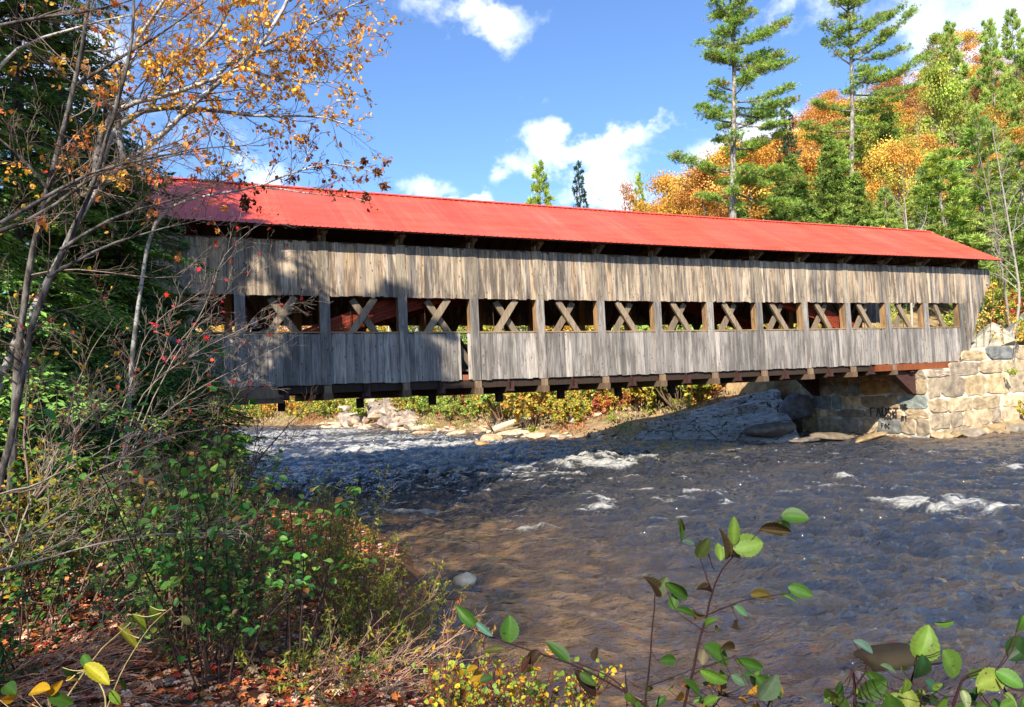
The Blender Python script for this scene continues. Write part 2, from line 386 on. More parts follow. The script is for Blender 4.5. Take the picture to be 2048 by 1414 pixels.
def ground(x, y):
    x = np.asarray(x, float); y = np.asarray(y, float)
    df = pdist(x, y, FAR); dn = pdist(x, y, NEAR)
    isfar = above(x, y, FAR); isnear = ~above(x, y, NEAR)
    n = fbm(x * .35 + 40, y * .35 + 40, 4, 3) - .5; n2 = fbm(x * 1.7 + 9, y * 1.7, 3, 8) - .5
    hn = np.interp(dn, [0, .5, 1, 2, 3, 5, 8, 20, 60, 120], [0, .42, .70, 1.0, 1.15, 1.3, 1.5, 2.4, 8, 14]) + .25 * n * sst(dn, .5, 4) + .10 * n2 * sst(dn, .3, 2)
    A = np.interp(x, [-90, -35, 0, 14, 24, 40, 60, 80, 120], [6, 6, 7, 8, 9, 12.5, 29, 45, 56])
    hf = np.interp(df, [0, 2, 6, 14, 30], [0, .7, 1.7, 3.4, 7.0]) + sst(x, 8, 34) * np.interp(df, [0, 6, 30, 60], [0, .5, 8.5, 14]) + (A - 6) * sst(df, 18, 85) + 1.2 * n * sst(df, 2, 25) + .2 * n2 * sst(df, .3, 2)
    hf = hf + np.where(x > 26, .0, 0)
    bed = -.12 - .9 * sst(np.minimum(df, dn), 0, 3)
    h = np.where(isfar, hf, np.where(isnear, hn, bed))
    tt, ww = w2loc(x, y)
    k = sst(tt, 29.2, 30.0) * sst(ww, .1, .7) * (1 - sst(ww, 14, 22)) * (1 - sst(tt, 60, 90))
    h = h * (1 - k) + np.maximum(h, 3.55 + .10 * np.maximum(tt - 37, 0)) * k
    h = h + np.where(isfar, 1.3 * sst(x, 7.5, 13) * (1 - sst(x, 17, 19)) * sst(df, .1, 1.2), 0)
    k = sst(-tt, 2.2, 3.0) * sst(ww, .1, .7) * (1 - sst(ww, 5.3, 6)) * (1 - sst(-tt, 20, 40))
    h = h * (1 - k) + 3.55 * k
    return h
SDP = [450, 580, 700, 800, 880, 1000, 1150, 1270, 1400, 1550, 1700]; SD1 = [p[1] for p in far_sh] + [43, 44, 42]
def fbank(px, dp):        # spreads the first depth estimates over the real river width
    new = float(np.interp(px, SDP, SD1)); old = float(np.interp(px, [450, 700, 880, 1000, 1270, 1500], [37.7, 36.5, 35.6, 34.1, 33, 33])); d = new + (dp - old) * new / old
    return d, d / dp
def gz(x, y): return float(ground(np.array([x]), np.array([y]))[0])
def grid_axis(segs):
    out = []
    for a, b, s in segs: out.append(np.arange(a, b, s))
    return np.concatenate(out + [[segs[-1][1]]])
gx = grid_axis([(-150, -40, 5), (-40, -14, 1.0), (-14, 4, .22), (4, 44, .6), (44, 220, 4)])
gy = grid_axis([(-60, -4, 4), (-4, 14, .25), (14, 50, .5), (50, 90, 1.2), (90, 340, 5)])
def gridmesh(xs, ys, z, c=None):
    X, Y = np.meshgrid(xs, ys); Z = z(X, Y); mb = MB(); nx = len(xs)
    i = np.arange(len(ys) - 1)[:, None] * nx; j = np.arange(nx - 1)[None]
    f = np.stack([i + j, i + j + 1, i + j + 1 + nx, i + j + nx], -1).reshape(-1, 4)
    cc = np.ones((X.size, 3)) * .5 if c is None else c(X, Y, Z).reshape(-1, 3)
    mb.add(np.stack([X, Y, Z], -1), f, cc); return mb
def gcol(X, Y, Z):
    near = (~above(X, Y, NEAR))[..., None]; river = (above(X, Y, NEAR) & ~above(X, Y, FAR))[..., None]
    c = np.where(near, np.array(lin('#6a4630')), np.array(lin('#9a8a6c')))
    c = np.where(river, np.array(lin('#6a5030')), c)
    tt, ww = w2loc(X, Y); rd = ((tt > 29) & (np.abs(ww - 3) < 3))[..., None]
    return np.where(rd, np.array(lin('#8c7f6c')), c)
m, t, out = newmat('forest_floor'); oc = objc(t)
n = t.noise(oc, 1.3, 8, .65); v = t.node('ShaderNodeTexVoronoi'); t.link(oc, v.inputs['Vector']); v.inputs['Scale'].default_value = 14
c = t.mix(1.0, attr(t).outputs['Color'], t.mix(t.ramp(n, .3, .7), (.5, .5, .5), (1.5, 1.35, 1.1)), 'MULTIPLY')
c = t.mix(.28, c, t.mix(1.0, v.outputs['Color'], (.50, .30, .16), 'MULTIPLY'))
bsdf(t, out, c, .9, .1, bump(t, n, .7, .06)); M['ground'] = m
g = gridmesh(gx, gy, ground, gcol).build('ground', M['ground'], smooth=True); tag(g, kind='structure')

# ------------------------------------------------------------------ water
HOT = [  # white water: (px, py, half x px, half y px, foam, lift)
 (1180, 925, 75, 12, 1.1, .30), (900, 938, 45, 9, .8, .2), (1010, 950, 90, 8, .35, .2), (1200, 1012, 32, 14, .8, .22), (1370, 1000, 70, 10, .6, .18), (1430, 1012, 60, 8, .45, .12), (1250, 1030, 60, 9, .3, .1),
 (1880, 1018, 80, 15, .95, .28), (2000, 1030, 70, 12, .7, .2), (1690, 962, 20, 8, .5, .18), (1800, 1000, 40, 8, .4, .1), (850, 1030, 50, 6, .5, .08), (1060, 1060, 60, 9, .4, .08), (1930, 1048, 90, 8, .4, .05), (2040, 940, 30, 6, .6, .1),
 (700, 880, 140, 5, .9, .05), (820, 893, 130, 6, .85, .08), (600, 868, 120, 5, .8, .05), (760, 905, 120, 6, .8, .12), (900, 903, 90, 5, .7, .1), (540, 885, 80, 6, .7, .1), (650, 915, 100, 8, .55, .12), (870, 920, 120, 7, .5, .12), (500, 905, 60, 8, .5, .1), (1000, 885, 80, 4, .3, .02)]
HW = []
for px, py, sx, sy, fm, lf in HOT:
    c0 = W(px, py); ex = W(px + sx, py)[0] - c0[0]; ey = (W(px, py - sy)[1] - W(px, py + sy)[1]) / 2
    HW.append((c0[0], c0[1], ex, ey, fm, lf))
def wfields(X, Y):
    wx = X + 1.2 * (fbm(X * .5, Y * .5, 2, 60) - .5); wy = Y + 1.2 * (fbm(X * .5 + 9, Y * .5, 2, 61) - .5)
    # current runs from upper left to lower right; crests lie across it
    a = wx * .35 + wy * 1.0; b = wx - .25 * wy
    r1 = 1 - np.abs(2 * fbm(b * .55, a * 1.5, 4, 20) - 1); r2 = fbm(b * 1.6 + 3, a * 3.6, 3, 30); r3 = fbm(X * 7, Y * 9, 2, 33)
    rap = sst(Y, 19, 25) * (1 - sst(X, 2, 9))
    z = .22 * (r1 - .7) * (1 + .6 * rap) + .16 * (r2 - .5) * (1 + .5 * rap) + .045 * (r3 - .5)
    z = 1.35 * z * (.5 + 1.0 * fbm(X * .22 + 5, Y * .22, 3, 51)); foam = np.zeros(X.shape); hi = fbm(b * 2.5, a * 3.0, 4, 40)
    for cx, cy, ex, ey, fm, lf in HW:
        u = (X - cx) / ex; v = (Y - cy) / ey; e = np.exp(-(u * u + v * v) * .9)
        foam = np.maximum(foam, fm * e); z = z + lf * np.exp(-(u * u + v * v) * 1.2) * (hi * 1.5) 
    foam = foam * (.45 + .75 * sst(r1, .55, .9)) + .22 * rap * sst(r1, .84, .98) + .42 * sst(r1, .90, 1.0) * sst(r2, .52, .66) * sst(Y, 9, 16)
    foam = np.clip(foam * (0.35 + 1.5 * sst(fbm(b * 1.6, a * 5.5, 5, 44), .36, .62)), 0, 1)
    shal = np.maximum(.95 - .95 * sst(pdist(X, Y, NEAR), .2, 5.5), .8 * (1 - sst(pdist(X, Y, FAR), .2, 3.5)))
    return z, foam, shal
wx_ = grid_axis([(-120, -30, 1.5), (-30, -9, .2), (-9, 16, .08), (16, 30, .12), (30, 60, .6), (60, 150, 5)])
wy_ = grid_axis([(-40, 2, 2), (2, 5, .3), (5, 26, .07), (26, 48, .12), (48, 85, .35), (85, 180, 1.5)])
def wcol(X, Y, Z):
    z, f, s = wfields(X, Y); return np.stack([f, s, np.zeros_like(f)], -1)
m, t, out = newmat('river_water'); oc = objc(t); a = attr(t).outputs['Color']
sp = t.node('ShaderNodeSeparateColor'); t.link(a, sp.inputs[0])
n1 = t.noise(t.mapping(oc, (.9, 2.6, 1), rot=(0, 0, .3)), 1.2, 8, .6); n2 = t.noise(t.mapping(oc, (5, 11, 1), rot=(0, 0, -.1)), 1.6, 5, .6)
vb = t.node('ShaderNodeTexVoronoi'); t.link(t.mapping(oc, (1.6, 2.0, 1)), vb.inputs['Vector']); vb.inputs['Scale'].default_value = 1.4
bed = t.mix(t.ramp(vb.outputs['Distance'], .2, .6), (.36, .20, .065), (.13, .068, .02))
body = t.mix(t.math('MULTIPLY', sp.outputs[1], .85), (.036, .036, .038), bed)
pb = t.noise(oc, 1.3, 4); body = t.mix(t.ramp(pb, .45, .65, 0, .4), body, (.12, .085, .045))
hgt = t.math('ADD', t.math('MULTIPLY', n1, 1.0), t.math('ADD', t.math('MULTIPLY', n2, .34), t.math('MULTIPLY', t.noise(t.mapping(oc, (9, 22, 1), rot=(0, 0, .1)), 1.4, 3, .6), .07)))
nb = bump(t, hgt, 1.0, .55)
wb = bsdf(t, None, body, .025, .6, nb); wb.inputs['IOR'].default_value = 2.0
fn = t.noise(t.mapping(oc, (5, 10, 5)), 2.2, 8, .75)
ff = t.ramp(t.math('ADD', sp.outputs[0], t.math('MULTIPLY', t.math('SUBTRACT', fn, .5), 1.7)), .30, 1.1)
fb = bsdf(t, None, t.mix(fn, (.42, .40, .33), (.80, .79, .74)), .7, .3, nb)
ms = t.node('ShaderNodeMixShader'); t.link(ff, ms.inputs[0]); t.link(wb.outputs[0], ms.inputs[1]); t.link(fb.outputs[0], ms.inputs[2]); t.link(ms.outputs[0], out.inputs[0])
M['water'] = m
wt = gridmesh(wx_, wy_, lambda X, Y: wfields(X, Y)[0], wcol).build('river_water', M['water'], smooth=True); tag(wt, kind='structure')

# ------------------------------------------------------------------ covered bridge
E = H + 2.48
def sag(t): return -.07 * math.sin(math.pi * min(max((t + 2) / 32, 0), 1))
bridge = empty('covered_bridge', (BO[0], BO[1], 0), math.atan2(BD[1], BD[0]))
tag(bridge, 'long weathered wooden covered bridge with red metal roof crossing the river', 'covered bridge')
class BM(MB):
    def box(s, x0, x1, y0, y1, z0, z1, c, rot=0, skew=None, jit=0):
        if x1 - x0 > 3:
            k = int(math.ceil((x1 - x0) / 2)); q = np.linspace(x0, x1, k + 1)
            for a, b in zip(q[:-1], q[1:]): MB.box(s, a, b, y0, y1, z0, z1, c)
        else: MB.box(s, x0, x1, y0, y1, z0, z1, c, rot, skew, jit)
    def build(s, name, mat, parent=bridge, smooth=False):
        for i, v in enumerate(s.V):
            v = v.copy(); v[:, 2] += -.07 * np.sin(np.pi * np.clip((v[:, 0] + 2) / 32, 0, 1)); s.V[i] = v
        return MB.build(s, name, mat, parent, smooth)
T0, T1, PW = -5.2, 34.0, 2.44
WID = 5.862
TAN = [lin('#b8a68e'), lin('#ac9a83'), lin('#c2ae94'), lin('#9c8f80'), lin('#b29f87'), lin('#8f857b'), lin('#c4b29a'), lin('#b89f82')]
GRY = [lin('#9c958d'), lin('#918b84'), lin('#a69f95'), lin('#88837c'), lin('#aaa196')]
def port_z(t): return float(np.interp(t, [31.9, 32.3, 32.67, 33.1, 33.4, 33.75, 34.3], [E - 1.95, E - 1.2, E - .43, E + .5, E + .95, E + 1.35, E + 1.38]))
def siding(name, mat, z0, z1, bw, cols, w0, t0, t1, skip=None, ragged=.012, portal=False, flip=1):
    mb = BM(); t = t0; gp = -.004 if flip != 1 else (.0012 if bw < .15 else .0034)
    while t < t1:
        b = bw * rng.uniform(.8, 1.2); e = min(t + b, t1)
        if skip and skip[0] <= t < skip[1]: t = skip[1]; continue
        if skip and t < skip[0] < e: e = skip[0]
        if True:
            lo = z0 + rng.normal(0, ragged); hi = z1 + rng.normal(0, ragged * 1.6)
            if portal and t > 31.8: lo = port_z((t + e) / 2)
            dw = rng.uniform(0, .016)
            base = np.array(cols[rng.integers(len(cols))]) * math.exp(rng.normal(0, .12))
            if lo < hi: mb.box(t + gp, e - gp, min(w0 - flip * (.022 + dw), w0 - flip * dw), max(w0 - flip * (.022 + dw), w0 - flip * dw), lo, hi, base)
        t = e
    return mb.build(name, mat)
siding('upper_siding', M['boards'], E + .72, E + 2.37, .135, TAN, 0, T0, 32.0)
siding('lower_siding', M['greyboards'], E - 1.98, E - .42, .21, GRY, 0, T0, 31.85, skip=(6.80, 7.05))
o = siding('portal_siding', M['boards'], E - 1.9, E + 2.34, .13, TAN[:5] + GRY[:2], 0, 32.0, T1, portal=True)
siding('upper_siding', M['boards'], E + .40, E + 2.37, .2, GRY, WID + .02, T0, T1, flip=-1)
siding('lower_siding', M['greyboards'], E - 1.98, E - .42, .21, GRY, WID + .02, T0, 31.9, flip=-1)
mb = BM(); mb.box(6.80, 7.07, .05, .10, E - 1.98, E - 1.80, lin('#a5684a')); mb.build('patch_board', M['timber'])
for wv in (0, 1):
    mb = BM(); ww = 0 if wv == 0 else WID
    for n in range(-3, 13):
        a, b = n * PW + .15, (n + 1) * PW - .15
        if wv == 0: mb.box(a, b, -.05, .30, E - .42, E - .375, lin('#a58a68'))
        else: mb.box(a, b, WID - .25, WID + .05, E - .42, E - .375, lin('#a58a68'))
    mb.build('window_sill', M['timber'])
for side in (0, 1):
    for n in range(-2, 14):
        t = n * PW; mb = BM(); c = np.array(GRY[n % 5]) * .95; c2 = np.array(lin('#b08c62'))
        if side == 0:
            mb.box(t - .15, t + .15, -.075, -.045, E - 2.0, E + .70, c, jit=.003); cu = np.array(lin('#a0937f')) * rng.uniform(.85, 1.2); mb.box(t - .15, t - .003, -.052, -.03, E + .70, E + 2.40, cu); mb.box(t + .003, t + .15, -.054, -.03, E + .70, E + 2.40, cu * rng.uniform(.8, 1.2))
            mb.box(t - .13, t + .13, 0.0, .28, E - 1.98, E + 2.40, c2)
            mb.box(t - .10, t + .10, -.02, .22, E + 2.43, E + 2.95, lin('#c8b394'))
        else:
            mb.box(t - .13, t + .13, WID - .28, WID - .03, E - 1.98, E + 2.9, c2)
        mb.build('post', M['greyboards'] if side == 0 else M['darkwood'])
# crossed braces, iron rods in each bay
for n in range(-2, 13):
    t = n * PW; right = n >= 4
    lo, hi = E - 1.6, E + 2.2
    for q in range(2):
        if n == 12 and q == 1: continue
        mb = BM(); c = lin('#9a8870' if q == 0 else '#857663')
        wv = .10 if q == 0 else .26
        cross = t + PW * (.50 if not right else .46); cz = E + .18
        sl = 1.45
        sgn = (1 if q == 0 else -1) * (-1 if right else 1)
        for_z0, for_z1 = E - 1.5, E + .70 if q == 0 else E + .66
        a = (cross + sgn * (for_z0 - cz) / sl, wv, for_z0); b = (cross + sgn * (for_z1 - cz) / sl, wv, for_z1)
        if n == 12: a = (t + PW * .72, wv, E - 1.2); b = (t + PW * .30, wv, E + .8)
        mb.beam(a, b, .10, .21, c); mb.build('brace', M['timber'])
    mb = BM(); x = t + PW * (.36 if not right else .62); mb.tube([(x, .42, E - 1.6), (x, .42, E + 2.3)], .014, 6, lin('#8a8680')); mb.build('iron_rod', M['rust'])
    for q in range(2):
        mb = BM(); s = 1 if q else -1; cx = t + PW / 2
        mb.beam((cx - s * 1.1, WID - .35 - .13 * q, E - 1.7), (cx + s * 1.1, WID - .35 - .13 * q, E + 2.1), .10, .2, lin('#5a4a3c')); mb.build('brace', M['darkwood'])
# laminated arches inside each truss
for wv in (.62, WID - .62):
    mb = BM(); ts = np.linspace(-1.0, 28.6, 60); zc = E - 1.95 + 3.9 * (1 - ((ts - 13.8) / 14.8) ** 2)
    for i in range(59):
        for k in range(6):
            d = .11 * k - .33
            v = []
            for tt, zz in ((ts[i], zc[i]), (ts[i + 1], zc[i + 1])):
                for dz in (d, d + .098):
                    for dw in (-.12, .12): v.append((tt, wv + dw, zz + dz))
            f = [[0, 1, 3, 2], [4, 6, 7, 5], [0, 4, 5, 1], [2, 3, 7, 6], [0, 2, 6, 4], [1, 5, 7, 3]]
            mb.add(v, f, np.array(lin('#8a3f2c')) * rng.uniform(.8, 1.15))
    mb.build('laminated_arch', M['darkwood'])
# deck, chords, floor beams
mb = BM(); x = T0
while x < 34: mb.box(x, x + .24, .35, WID - .35, E - 1.68, E - 1.62, np.array(lin('#7a6a58')) * rng.uniform(.8, 1.2)); x += .25
mb.build('deck', M['darkwood'])
for wv in (.18, WID - .18):
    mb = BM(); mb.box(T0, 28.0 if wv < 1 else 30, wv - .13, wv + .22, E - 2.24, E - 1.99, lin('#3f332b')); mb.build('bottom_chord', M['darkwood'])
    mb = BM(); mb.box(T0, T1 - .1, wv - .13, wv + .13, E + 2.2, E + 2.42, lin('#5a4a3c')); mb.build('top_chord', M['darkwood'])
for wv in (.75, 1.6, 3.0, 4.4, 5.2):
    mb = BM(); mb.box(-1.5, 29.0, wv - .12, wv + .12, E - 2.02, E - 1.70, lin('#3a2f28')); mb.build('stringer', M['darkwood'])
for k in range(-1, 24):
    t = k * PW / 2 + (0 if k % 2 == 0 else 0)
    if t > 28.2: continue
    mb = BM()
    if k % 2 == 0: mb.box(t - .14, t + .14, -.22, WID + .2, E - 2.46, E - 2.245, lin('#6e5a48')); mb.box(t - .11, t + .11, -.20, -.09, E - 2.30, E - 2.02, lin('#8a745c'))
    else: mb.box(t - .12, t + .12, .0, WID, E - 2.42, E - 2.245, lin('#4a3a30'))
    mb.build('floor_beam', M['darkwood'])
    if k % 2:
        mb = BM()
        mb.box(t - .09, t - .075, -.10, .04, E - 2.36, E - 1.99, lin('#7c3a30')); mb.box(t - .16, t + .10, -.14, .0, E - 2.385, E - 2.36, lin('#b5aa9a'))
        mb.add([(t - .07, -.10, E - 2.36), (t + .09, -.10, E - 2.36), (t + .09, -.10, E - 2.02), (t - .07, .0, E - 2.36), (t + .09, .0, E - 2.36), (t + .09, .0, E - 2.02)], [[0, 1, 2], [5, 4, 3]], lin('#9c5a4c'))
        mb.build('iron_bracket', M['rust'])
for k in range(1, 24, 2):
    t = k * PW / 2
    mb = BM(); 
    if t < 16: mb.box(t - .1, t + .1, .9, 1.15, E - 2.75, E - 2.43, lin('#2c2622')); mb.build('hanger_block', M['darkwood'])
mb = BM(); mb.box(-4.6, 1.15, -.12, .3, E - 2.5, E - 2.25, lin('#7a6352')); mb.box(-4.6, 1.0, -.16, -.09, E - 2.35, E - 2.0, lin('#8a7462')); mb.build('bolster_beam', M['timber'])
mb = BM(); mb.box(25.9, 31.6, -.16, .28, E - 2.28, E - 2.0, lin('#8c4e2c')); mb.build('bolster_beam', M['timber'])
mb = BM(); mb.box(25.2, 31.2, WID - .3, WID + .1, E - 2.5, E - 2.25, lin('#6a3a28')); mb.build('bolster_beam', M['timber'])
for wv in (.05, WID - .3):
    mb = BM(); zt = E - 2.29
    v = [(26.9, wv, zt), (28.45, wv, zt), (28.45, wv, E - 3.40), (28.2, wv, E - 3.33)]
    v = v + [(a, b + .3, c) for a, b, c in v]
    mb.add(v, [[[0, 3, 2, 1], [4, 5, 6, 7], [0, 1, 5, 4], [1, 2, 6, 5], [2, 3, 7, 6], [3, 0, 4, 7]]], lin('#5c2620')); mb.build('corbel', M['rust'])
# roof
EW, EZ, RW, RZ = -.655, E + 2.71, 2.931, E + 4.854
SL = (RZ - EZ) / (RW - EW)
mb = BM(); t = T0 - .6; RT = 34.09
while t < RT:
    e = min(t + .23, RT); pc = np.ones(3) * (1 + .10 * math.sin(int((t - T0) / .92) * 2.3)) * rng.uniform(.95, 1.05)
    for sgn in (0, 1):
        ew = EW if sgn == 0 else 2 * RW - EW
        prof = [(t, 0), (t + .012, .022), (t + .035, .022), (t + .047, 0), (e, 0)]
        v = []
        for a, h in prof:
            a = min(a, e)
            v += [(a, ew, EZ + h), (a, RW, RZ + h)]
        mb.add(v, [[2 * i, 2 * i + 2, 2 * i + 3, 2 * i + 1] for i in range(4)], pc)
    t = e
mb.build('roof_panel', M['roof'])
mb = BM()
for x0, x1 in zip(np.linspace(T0 - .62, RT + .02, 31)[:-1], np.linspace(T0 - .62, RT + .02, 31)[1:]):
    mb.add([(x0, RW - .16, RZ - .045), (x1, RW - .16, RZ - .045), (x1, RW, RZ + .05), (x0, RW, RZ + .05), (x1, RW + .16, RZ - .045), (x0, RW + .16, RZ - .045)], [[0, 1, 2, 3], [3, 2, 4, 5]], (1, 1, 1))
mb.build('ridge_cap', M['roof'])
mb = BM()
for sgn in (1, -1):
    for dz in (-.035,):
        for x0, x1 in zip(np.linspace(T0 - .55, RT - .04, 31)[:-1], np.linspace(T0 - .55, RT - .04, 31)[1:]):
            a = [(x0, RW - sgn * (RW - EW - .03), EZ + dz), (x1, RW - sgn * (RW - EW - .03), EZ + dz), (x1, RW, RZ + dz), (x0, RW, RZ + dz)]
            mb.add(a, [[0, 1, 2, 3]], lin('#5a4638'))
    x = T0
    while x < RT - .2:
        mb.beam((x, RW - sgn * (RW - EW - .75), EZ + .67 * SL - .10), (x, RW, RZ - .12), .06, .12, lin('#4a3c32')); x += PW / 4
mb.build('rafters', M['darkwood'])
for n in range(-2, 14):
    mb = BM(); t = n * PW; mb.box(t - .1, t + .1, -.40, WID + .40, E + 2.60, E + 2.72, lin('#6a5645')); mb.beam((t, -.38, E + 2.66), (t, .25, E + 2.3), .10, .12, lin('#6a5645')); mb.build('tie_beam', M['darkwood'])
for te, nm in ((T1 - .75, 'gable'), (T0, 'gable')):
    mb = BM(); 
    for i in range(28):
        a = i * WID / 28; b = a + WID / 28 - .008; m_ = (a + b) / 2
        top = RZ - abs(m_ - RW) * SL - .14; arch = E + 1.9
        mb.box(te, te + .025, a, b, arch, top, np.array(TAN[i % 7]))
    mb.build('gable', M['boards'])

# ------------------------------------------------------------------ masonry abutments
STC = ['#b09e82', '#b8a482', '#9c8c76', '#bea684', '#a69272', '#c8ae84', '#ac8450', '#868680', '#8f968c']
def masonry(mb, org, u, L, z0, ztop, seed, scale=1.0, out=.05, gapc='#d2c9b4', nrm=None):
    """irregular courses of stone in the plane org + u*s ; ztop is a function of s"""
    r = np.random.default_rng(seed); u = np.array([u[0], u[1], 0.]); n = np.array([*nrm, 0.])
    o = np.array([org[0], org[1], 0.])
    P3 = lambda s, z, d: o + u * s + n * d + np.array([0, 0, z])
    segs = max(2, int(L / .8))
    for i in range(segs):
        a, b = L * i / segs, L * (i + 1) / segs
        v = [P3(a, z0, 0), P3(b, z0, 0), P3(b, ztop(b), 0), P3(a, ztop(a), 0), P3(a, ztop(a), -1.2), P3(b, ztop(b), -1.2)]
        mb.add(v, [[0, 1, 2, 3], [3, 2, 5, 4]], lin(gapc))
    zz = z0; row = 0
    mx = max(ztop(s) for s in np.linspace(0, L, 9))
    while zz < mx:
        hh = r.uniform(.38, .66) * scale; s = -r.uniform(0, .5)
        while s < L:
            ww = r.uniform(.42, 1.5) * scale
            a, b = max(s, 0) + .02, min(s + ww, L) - .02
            top = min(zz + hh, ztop((a + b) / 2)) - .025
            if b - a > .15 and top - zz > .12:
                g = .035; z1 = zz + r.uniform(-.03, .05)
                # outline polygon with cut corners and wobble
                w_, h_ = b - a, top - z1
                pts = [(.12, 0), (.5, -.03), (.88, 0), (1, .15), (1.02, .5), (1, .85), (.86, 1), (.5, 1.03), (.13, 1), (0, .84), (-.02, .5), (0, .16)]
                pts = np.array(pts) + r.normal(0, .045, (12, 2))
                S = a + pts[:, 0] * w_; Z = z1 + pts[:, 1] * h_
                S = np.clip(S, 0.0, L)
                cs, cz = S.mean(), Z.mean(); bl = out * r.uniform(.6, 1.6)
                ring0 = [P3(si, zi, .002) for si, zi in zip(S, Z)]
                ring1 = [P3(cs + (si - cs) * .95, cz + (zi - cz) * .92, bl) for si, zi in zip(S, Z)]
                ring2 = [P3(cs + (si - cs) * .6, cz + (zi - cz) * .6, bl + r.uniform(-.01, .03)) for si, zi in zip(S, Z)]
                ctr = [P3(cs, cz, bl + r.uniform(-.01, .03))]
                f = []
                for k in range(12):
                    k2 = (k + 1) % 12; f += [[k, k2, 12 + k2, 12 + k], [12 + k, 12 + k2, 24 + k2, 24 + k]]
                f3 = [[24 + k, 24 + (k + 1) % 12, 36] for k in range(12)]
                c = np.array(lin(STC[r.choice(len(STC), p=np.array([4, 4, 3, 4, 3, 3, 1, 1.5, 1.5]) / 25)])) * math.exp(r.normal(0, .12))
                mb.add(np.array(ring0 + ring1 + ring2 + ctr), [f, f3], c)
            s += ww
        zz += hh * .97; row += 1
def wp(t, w_): return loc2w(t, w_)
def ztr(s):  # top of the right-hand wall along the river side, s from the corner
    return float(np.interp(s, [0, 2.4, 2.6, 3.6, 5, 8, 14], [E - 2.3, E - 2.28, E - 2.1, E - 1.5, E - 1.35, E - 1.3, E - 1.6])) 
ab = empty('stone_abutment', (*wp(29, 0), 0)); tag(ab, 'pale mortared stone abutment under the right end of the bridge', 'abutment')
def relbuild(mb, name, mat, root, smooth=False):
    o = mb.build(name, mat, None, smooth); o.parent = root; o.matrix_parent_inverse = Matrix.Translation(-Vector(root.location)); return o
mb = MB(); c0 = wp(28.47, -.45)
masonry(mb, wp(28.47, 6.9), -BB, 7.35, -.3, lambda s: E - 2.3, 11, 1.15, nrm=-BD)
relbuild(mb, 'river_face', M['rock'], ab)
mb = MB(); wing_u = unit(BD + BB * .06); masonry(mb, c0, wing_u, 14, -.3, ztr, 12, 1.6, nrm=-np.array([-wing_u[1], wing_u[0]]))
relbuild(mb, 'wing_wall', M['rock'], ab)
abl = empty('stone_abutment', (*wp(-2.2, 0), 0)); tag(abl, 'shaded block stone abutment behind the bushes under the left end of the bridge', 'abutment')
mb = MB(); masonry(mb, wp(-9.5, -.4), BD, 7.3, -.3, lambda s: E - 2.5, 13, 1.1, gapc='#6a6254', nrm=-BB); relbuild(mb, 'wing_wall', M['rock'], abl)
mb = MB(); masonry(mb, wp(-2.2, -.4), BB, 7.2, -.3, lambda s: E - 2.5, 14, 1.1, gapc='#6a6254', nrm=BD); relbuild(mb, 'river_face', M['rock'], abl)
# painted graffiti strokes on the river face
def graffiti(strokes, s0, z0, h, colr, r=.018, name='graffiti', d=.095):
    mb = MB(); o = np.array([*wp(28.47, 0), 0]); nn = np.array([*(-BD), 0])
    for st in strokes:
        pts = [o - np.array([*BB, 0]) * -(s0 - x * h) + np.array([0, 0, z0 + y * h]) + nn * d for x, y in st]
        a = np.concatenate([np.linspace(p0, p1, 3) for p0, p1 in zip(pts[:-1], pts[1:])])
        v = []; 
        for i, p in enumerate(a):
            tg = unit(a[min(i + 1, len(a) - 1)] - a[max(i - 1, 0)] + 1e-6); sd = np.cross(tg, nn)
            v += [p + sd * r, p - sd * r, p + sd * r - nn * .08, p - sd * r - nn * .08]
        f = []
        for i in range(len(a) - 1):
            k = 4 * i; f += [[k, k + 1, k + 5, k + 4], [k, k + 4, k + 6, k + 2], [k + 1, k + 3, k + 7, k + 5]]
        mb.add(np.array(v), [f], colr)
    return relbuild(mb, name, M['cloth'], ab)
L_ = {'F': [[(0, 0), (0, 1), (.5, 1)], [(0, .55), (.4, .55)]], 'A': [[(0, 0), (.3, 1), (.6, 0)], [(.12, .4), (.48, .4)]], 'U': [[(0, 1), (0, .2), (.25, 0), (.5, .2), (.5, 1)]],
      'S': [[(.5, .9), (.2, 1), (0, .75), (.45, .35), (.3, 0), (0, .1)]], 'T': [[(0, 1), (.6, 1)], [(.3, 1), (.3, 0)]], 'K': [[(0, 0), (0, 1)], [(.5, 1), (0, .5), (.5, 0)]],
      '4': [[(.1, 1), (0, .45), (.55, .45)], [(.4, 1), (.4, 0)]], 'B': [[(0, 0), (0, 1), (.45, .85), (.05, .52), (.5, .25), (0, 0)]], '2': [[(0, .8), (.25, 1), (.45, .75), (0, 0), (.5, 0)]], 'I': [[(0, 0), (.3, 0)], [(.15, 0), (.15, 1)], [(0, 1), (.3, 1)]],
      'C': [[(.5, .85), (.2, 1), (0, .5), (.2, 0), (.5, .15)]], 'O': [[(.25, 1), (0, .5), (.25, 0), (.5, .5), (.25, 1)]]}
def word(txt, px, py, h, colr, r=.018, name='graffiti'):
    # locate on the face plane: point where the bearing to (px,py) meets the wall
    k = BX(px, py); base = wp(28.47, 0); s = (base[0] - k * base[1]) / (k * BB[1] - BB[0])
    y = base[1] + s * BB[1]; z = P(px, py, y)[2]; st = []; x = 0
    for ch in txt:
        if ch == ' ': x += .5; continue
        st += [[(a + x, b) for a, b in q] for q in L_[ch]]; x += .75
    graffiti(st, s, z, h, colr, r, name)
word('FAUST', 1744, 833, .42, (.075, .065, .06), .017)
word('K', 1789, 836, .34, (.03, .025, .025), .022)
word('4B', 1804, 819, .26, (.03, .03, .03), .012); word('BI', 1806, 842, .24, (.05, .04, .04), .012)
